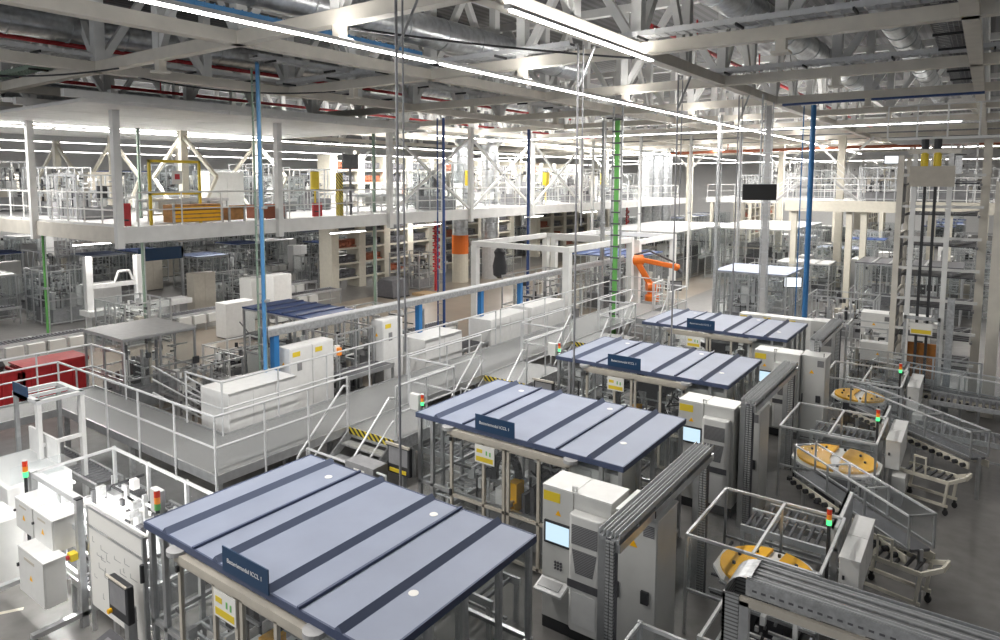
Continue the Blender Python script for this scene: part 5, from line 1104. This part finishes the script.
tray('blue edged cable tray along the truss at top left', (-13.15, 1), 14, 'y', z=10.5, m='pipe_blue')
tray('dark wide cable ladder running down the hall at the top right corner', (-.9, 8), 22, 'y', .7, 10.4, 'midgrey')
tray('cable tray behind the white suspended ceiling', (-20.2, 3), 22, 'y', .5, 10.4)
tray('wire cable tray high above the walkway in the centre', (-16.5, 12), 30, 'y', .4, 10.4)
# dangling cables
for i, (pts, c) in enumerate((([(-22.9, 7.2, 9.95), (-20.7, 8.3, 9.75), (-18.6, 9.3, 9.98)], 'one'), ([(-19.9, 10.5, 10), (-18.8, 13, 9.55), (-17.4, 15.8, 9.95)], 'two'), ([(-9.9, 9.4, 9.9), (-8.6, 12.6, 9.85), (-7.0, 15.9, 9.95)], 'three'))):
    mb = MB(); n = 14
    P0, P1, P2 = [Vector(p) for p in pts]; q = [((1-s)**2)*P0+2*s*(1-s)*P1+s*s*P2 for s in [k/n for k in range(n+1)]]
    o = mb.path(q, .025, 6); one('loose_cable', mb, 'dark', ('thin black cable sagging under the roof at upper left', 'thin black cable sagging over the white suspended ceiling', 'black cable strung under the roof above the second blue roof')[i], 'cable')
# work light added to brighten the glass enclosure, in place of a machine LED
t = T('strip_light', 'added slim work light hidden under the front top rail of the large glass enclosure', 'ceiling light', (-13.9, 5.12, 1.5))
P('housing', MB().box(0, 3.8, -.05, .05, .03, .07), 'white', t); P('diffuser', MB().box(.05, 3.75, -.035, .035, 0, .03), 'lamp', t)
area_lamp('lamp', (1.9, 0, -.02), 3.7, .06, 110, t, rot=(R(20), 0, 0))
row('dense row left of the brown aisle floor', -29.4, 8.2, 15, ['station', 'line', 'station'], 23, 2.9, jit=.1)
row('seventh row under the left platform', -54.5, 14, 66, ['station', 'cell', 'line', 'station'], 24, 4.6)
row('eighth row under the left platform', -61, 16, 70, ['cell', 'station', 'cabinet', 'line'], 25, 4.8)
row('back row along the far left wall', -70, 24, 88, ['cell', 'cabinet', 'station', 'cell'], 26, 5.2)
row('row behind the tall shelving', -41, 52, 100, ['cell', 'station', 'housing', 'station'], 27, 4.6)
row('upper fifth row on the left platform', -52, 15, 62, ['station', 'cabinet', 'station'], 28, 5, ZM)
cell_box('glazed booth with a flat grey roof behind the red skips and the left walkway', -22.7, 9.9, 0, 2.4, 2.3, 2.3, 'lightgrey', seed=81, n=14, ribs=0, step=1.2)
cell_box('low bench machine with white covers on the open floor left of the tall blue riser', -22.6, 13.9, 0, 1.6, 2.0, 1.1, None, pm=None, fm='white', seed=82, n=20)
box_unit('small white box standing on the floor in front of the tall blue riser', 'machine housing', -20.95, 14.6, 0, .8, .9, 1.0, 'cabinet_light', 1)
conveyor('short roller bench between the walkway stair and the lower blue roof', -18.6, 13.2-2.5, R(90), 2.2, .7, .8)
conveyor('dark assembly bench under the stepped handrails behind the walkway', -17.6, 10.8, R(90), 2.2, .9, .8)
cell_box('open machine frame beside the long white box behind the walkway', -19.6, 10.6, 0, 1.0, 2.2, 1.5, None, pm=None, seed=83, n=16)
t = T('cable_ladder', 'galvanised vertical cable ladder dropping from the roof right of the hanging black screen', 'cable ladder', (-6.9, 28.3, 0))
for a in (-.14, .14): P('ladder_rail', MB().box(a-.02, a+.02, -.03, .03, 0, 10), 'galv', t)
P('cable_run', MB().box(-.1, .1, -.02, .02, .3, 9.9), 'lightgrey', t)
for k in range(20): P('rung', MB().box(-.14, .14, -.05, -.03, .4+k*.48, .44+k*.48), 'galv', t)
for i, (x, y, z1, m, lab) in enumerate(((-14.9, 30.5, 9.9, 'galv', 'thin grey steel drop post right of the white portal'), (-20.8, 33.2, 9.9, 'blue_dark', 'slim dark blue riser behind the white portal, right of the ducts'), (-26.0, 26.2, 9.6, 'green_grey', 'green grey riser pipe bundle on the aisle edge left of the crossed braces'), (-17.5, 41, 9.9, 'steel_white', 'white steel post right of the green ladder'), (-15.4, 44, 9.9, 'steel_white', 'white steel post beside the glass booth corner'), (-22.7, 44.8, 9.9, 'steel_white', 'white steel post in front of the left glass booth'), (-12.2, 43.5, 9.9, 'galv', 'grey steel post in front of the right glass booth'), (-9.6, 31.0, 9.9, 'galv', 'thin grey drop post in front of the clear glazed cell'), (-31.8, 12.4, 4.9, 'green', 'green pipe column under the left platform corner'), (-29.6, 15.5, 9.3, 'green_grey', 'pair of green cable columns reaching the suspended ceiling'))):
    t = T('drop_post', lab, 'post', (x, y, 0)); P('post', MB().box(-.06, .06, -.06, .06, 0, z1), m, t); P('clamp', MB().box(-.09, .16, -.09, .09, z1*.5, z1*.5+.08), 'galv', t); P('cable_run', MB().tube((.12, 0, .2), (.12, 0, z1), .025, 6), 'galv', t)
for i, (x, y) in enumerate(FARCOL):
    t = T('roof_column', 'cream roof column deep in the hall, %s in rough order from right to left and back' % names[i], 'column', (x, y, 0), 0, 'far roof columns'); P('shaft', MB().box(-.22, .22, -.22, .22, 0, 10), 'cream', t); P('base_plate', MB().box(-.4, .4, -.4, .4, 0, .05), 'galv', t)
    P('brace', MB().bar((0, 0, 8), (1.8, 0, 9.9), .14).bar((0, 0, 8), (-1.8, 0, 9.9), .14), 'steel_white', t)
row('upper back row on the far platform', -22, 79, 81, ['station'], 40, 3, 5.4, .1)
for i in range(6): cell_box('tall open machine on the far platform rear, %s from the left' % names[i], -20+4.2*i, 79.5, 0, 3.4, 3, 3.6, None, seed=90+i, n=18, z=5.4, pm=None, fm='steel_white')
# far raised platform on the left background, carrying more machines
t = T('mezzanine_platform', 'distant raised platform behind the shelving in the left background', 'platform', (-86, 68, 0))
P('deck', MB().box(0, 56, 0, 14, 5.2, 5.4), 'lightgrey', t); P('edge_beam', MB().box(0, 56, -.1, 0, 4.9, 5.45), 'steel_white', t)
for i in range(10): P('column', MB().box(1+5.8*i, 1.3+5.8*i, 0, .3, 0, 5.2), 'cream', t)
railing('railing along the distant raised platform in the left background', [(-86, 68), (-30.2, 68)], z=5.45, h=1.25, step=1.9, m='white', r=.035, group='platform railings')
for i in range(11): cell_box('open machine on the distant left platform, %s from the left' % names[i], -84+4.7*i, 69.5, 0, 3.6, 3, 2.4+(i % 3)*.6, None, seed=110+i, n=14, z=5.4, pm=None, fm='steel_white')
row('row at the very back left', -60, 86, 108, ['cell', 'station', 'cabinet', 'cell'], 41, 5)
row('row at the very back centre', -35, 88, 110, ['cell', 'station', 'cell'], 42, 5)
row('row at the very back right', -5, 88, 110, ['cell', 'station', 'cell'], 43, 5)
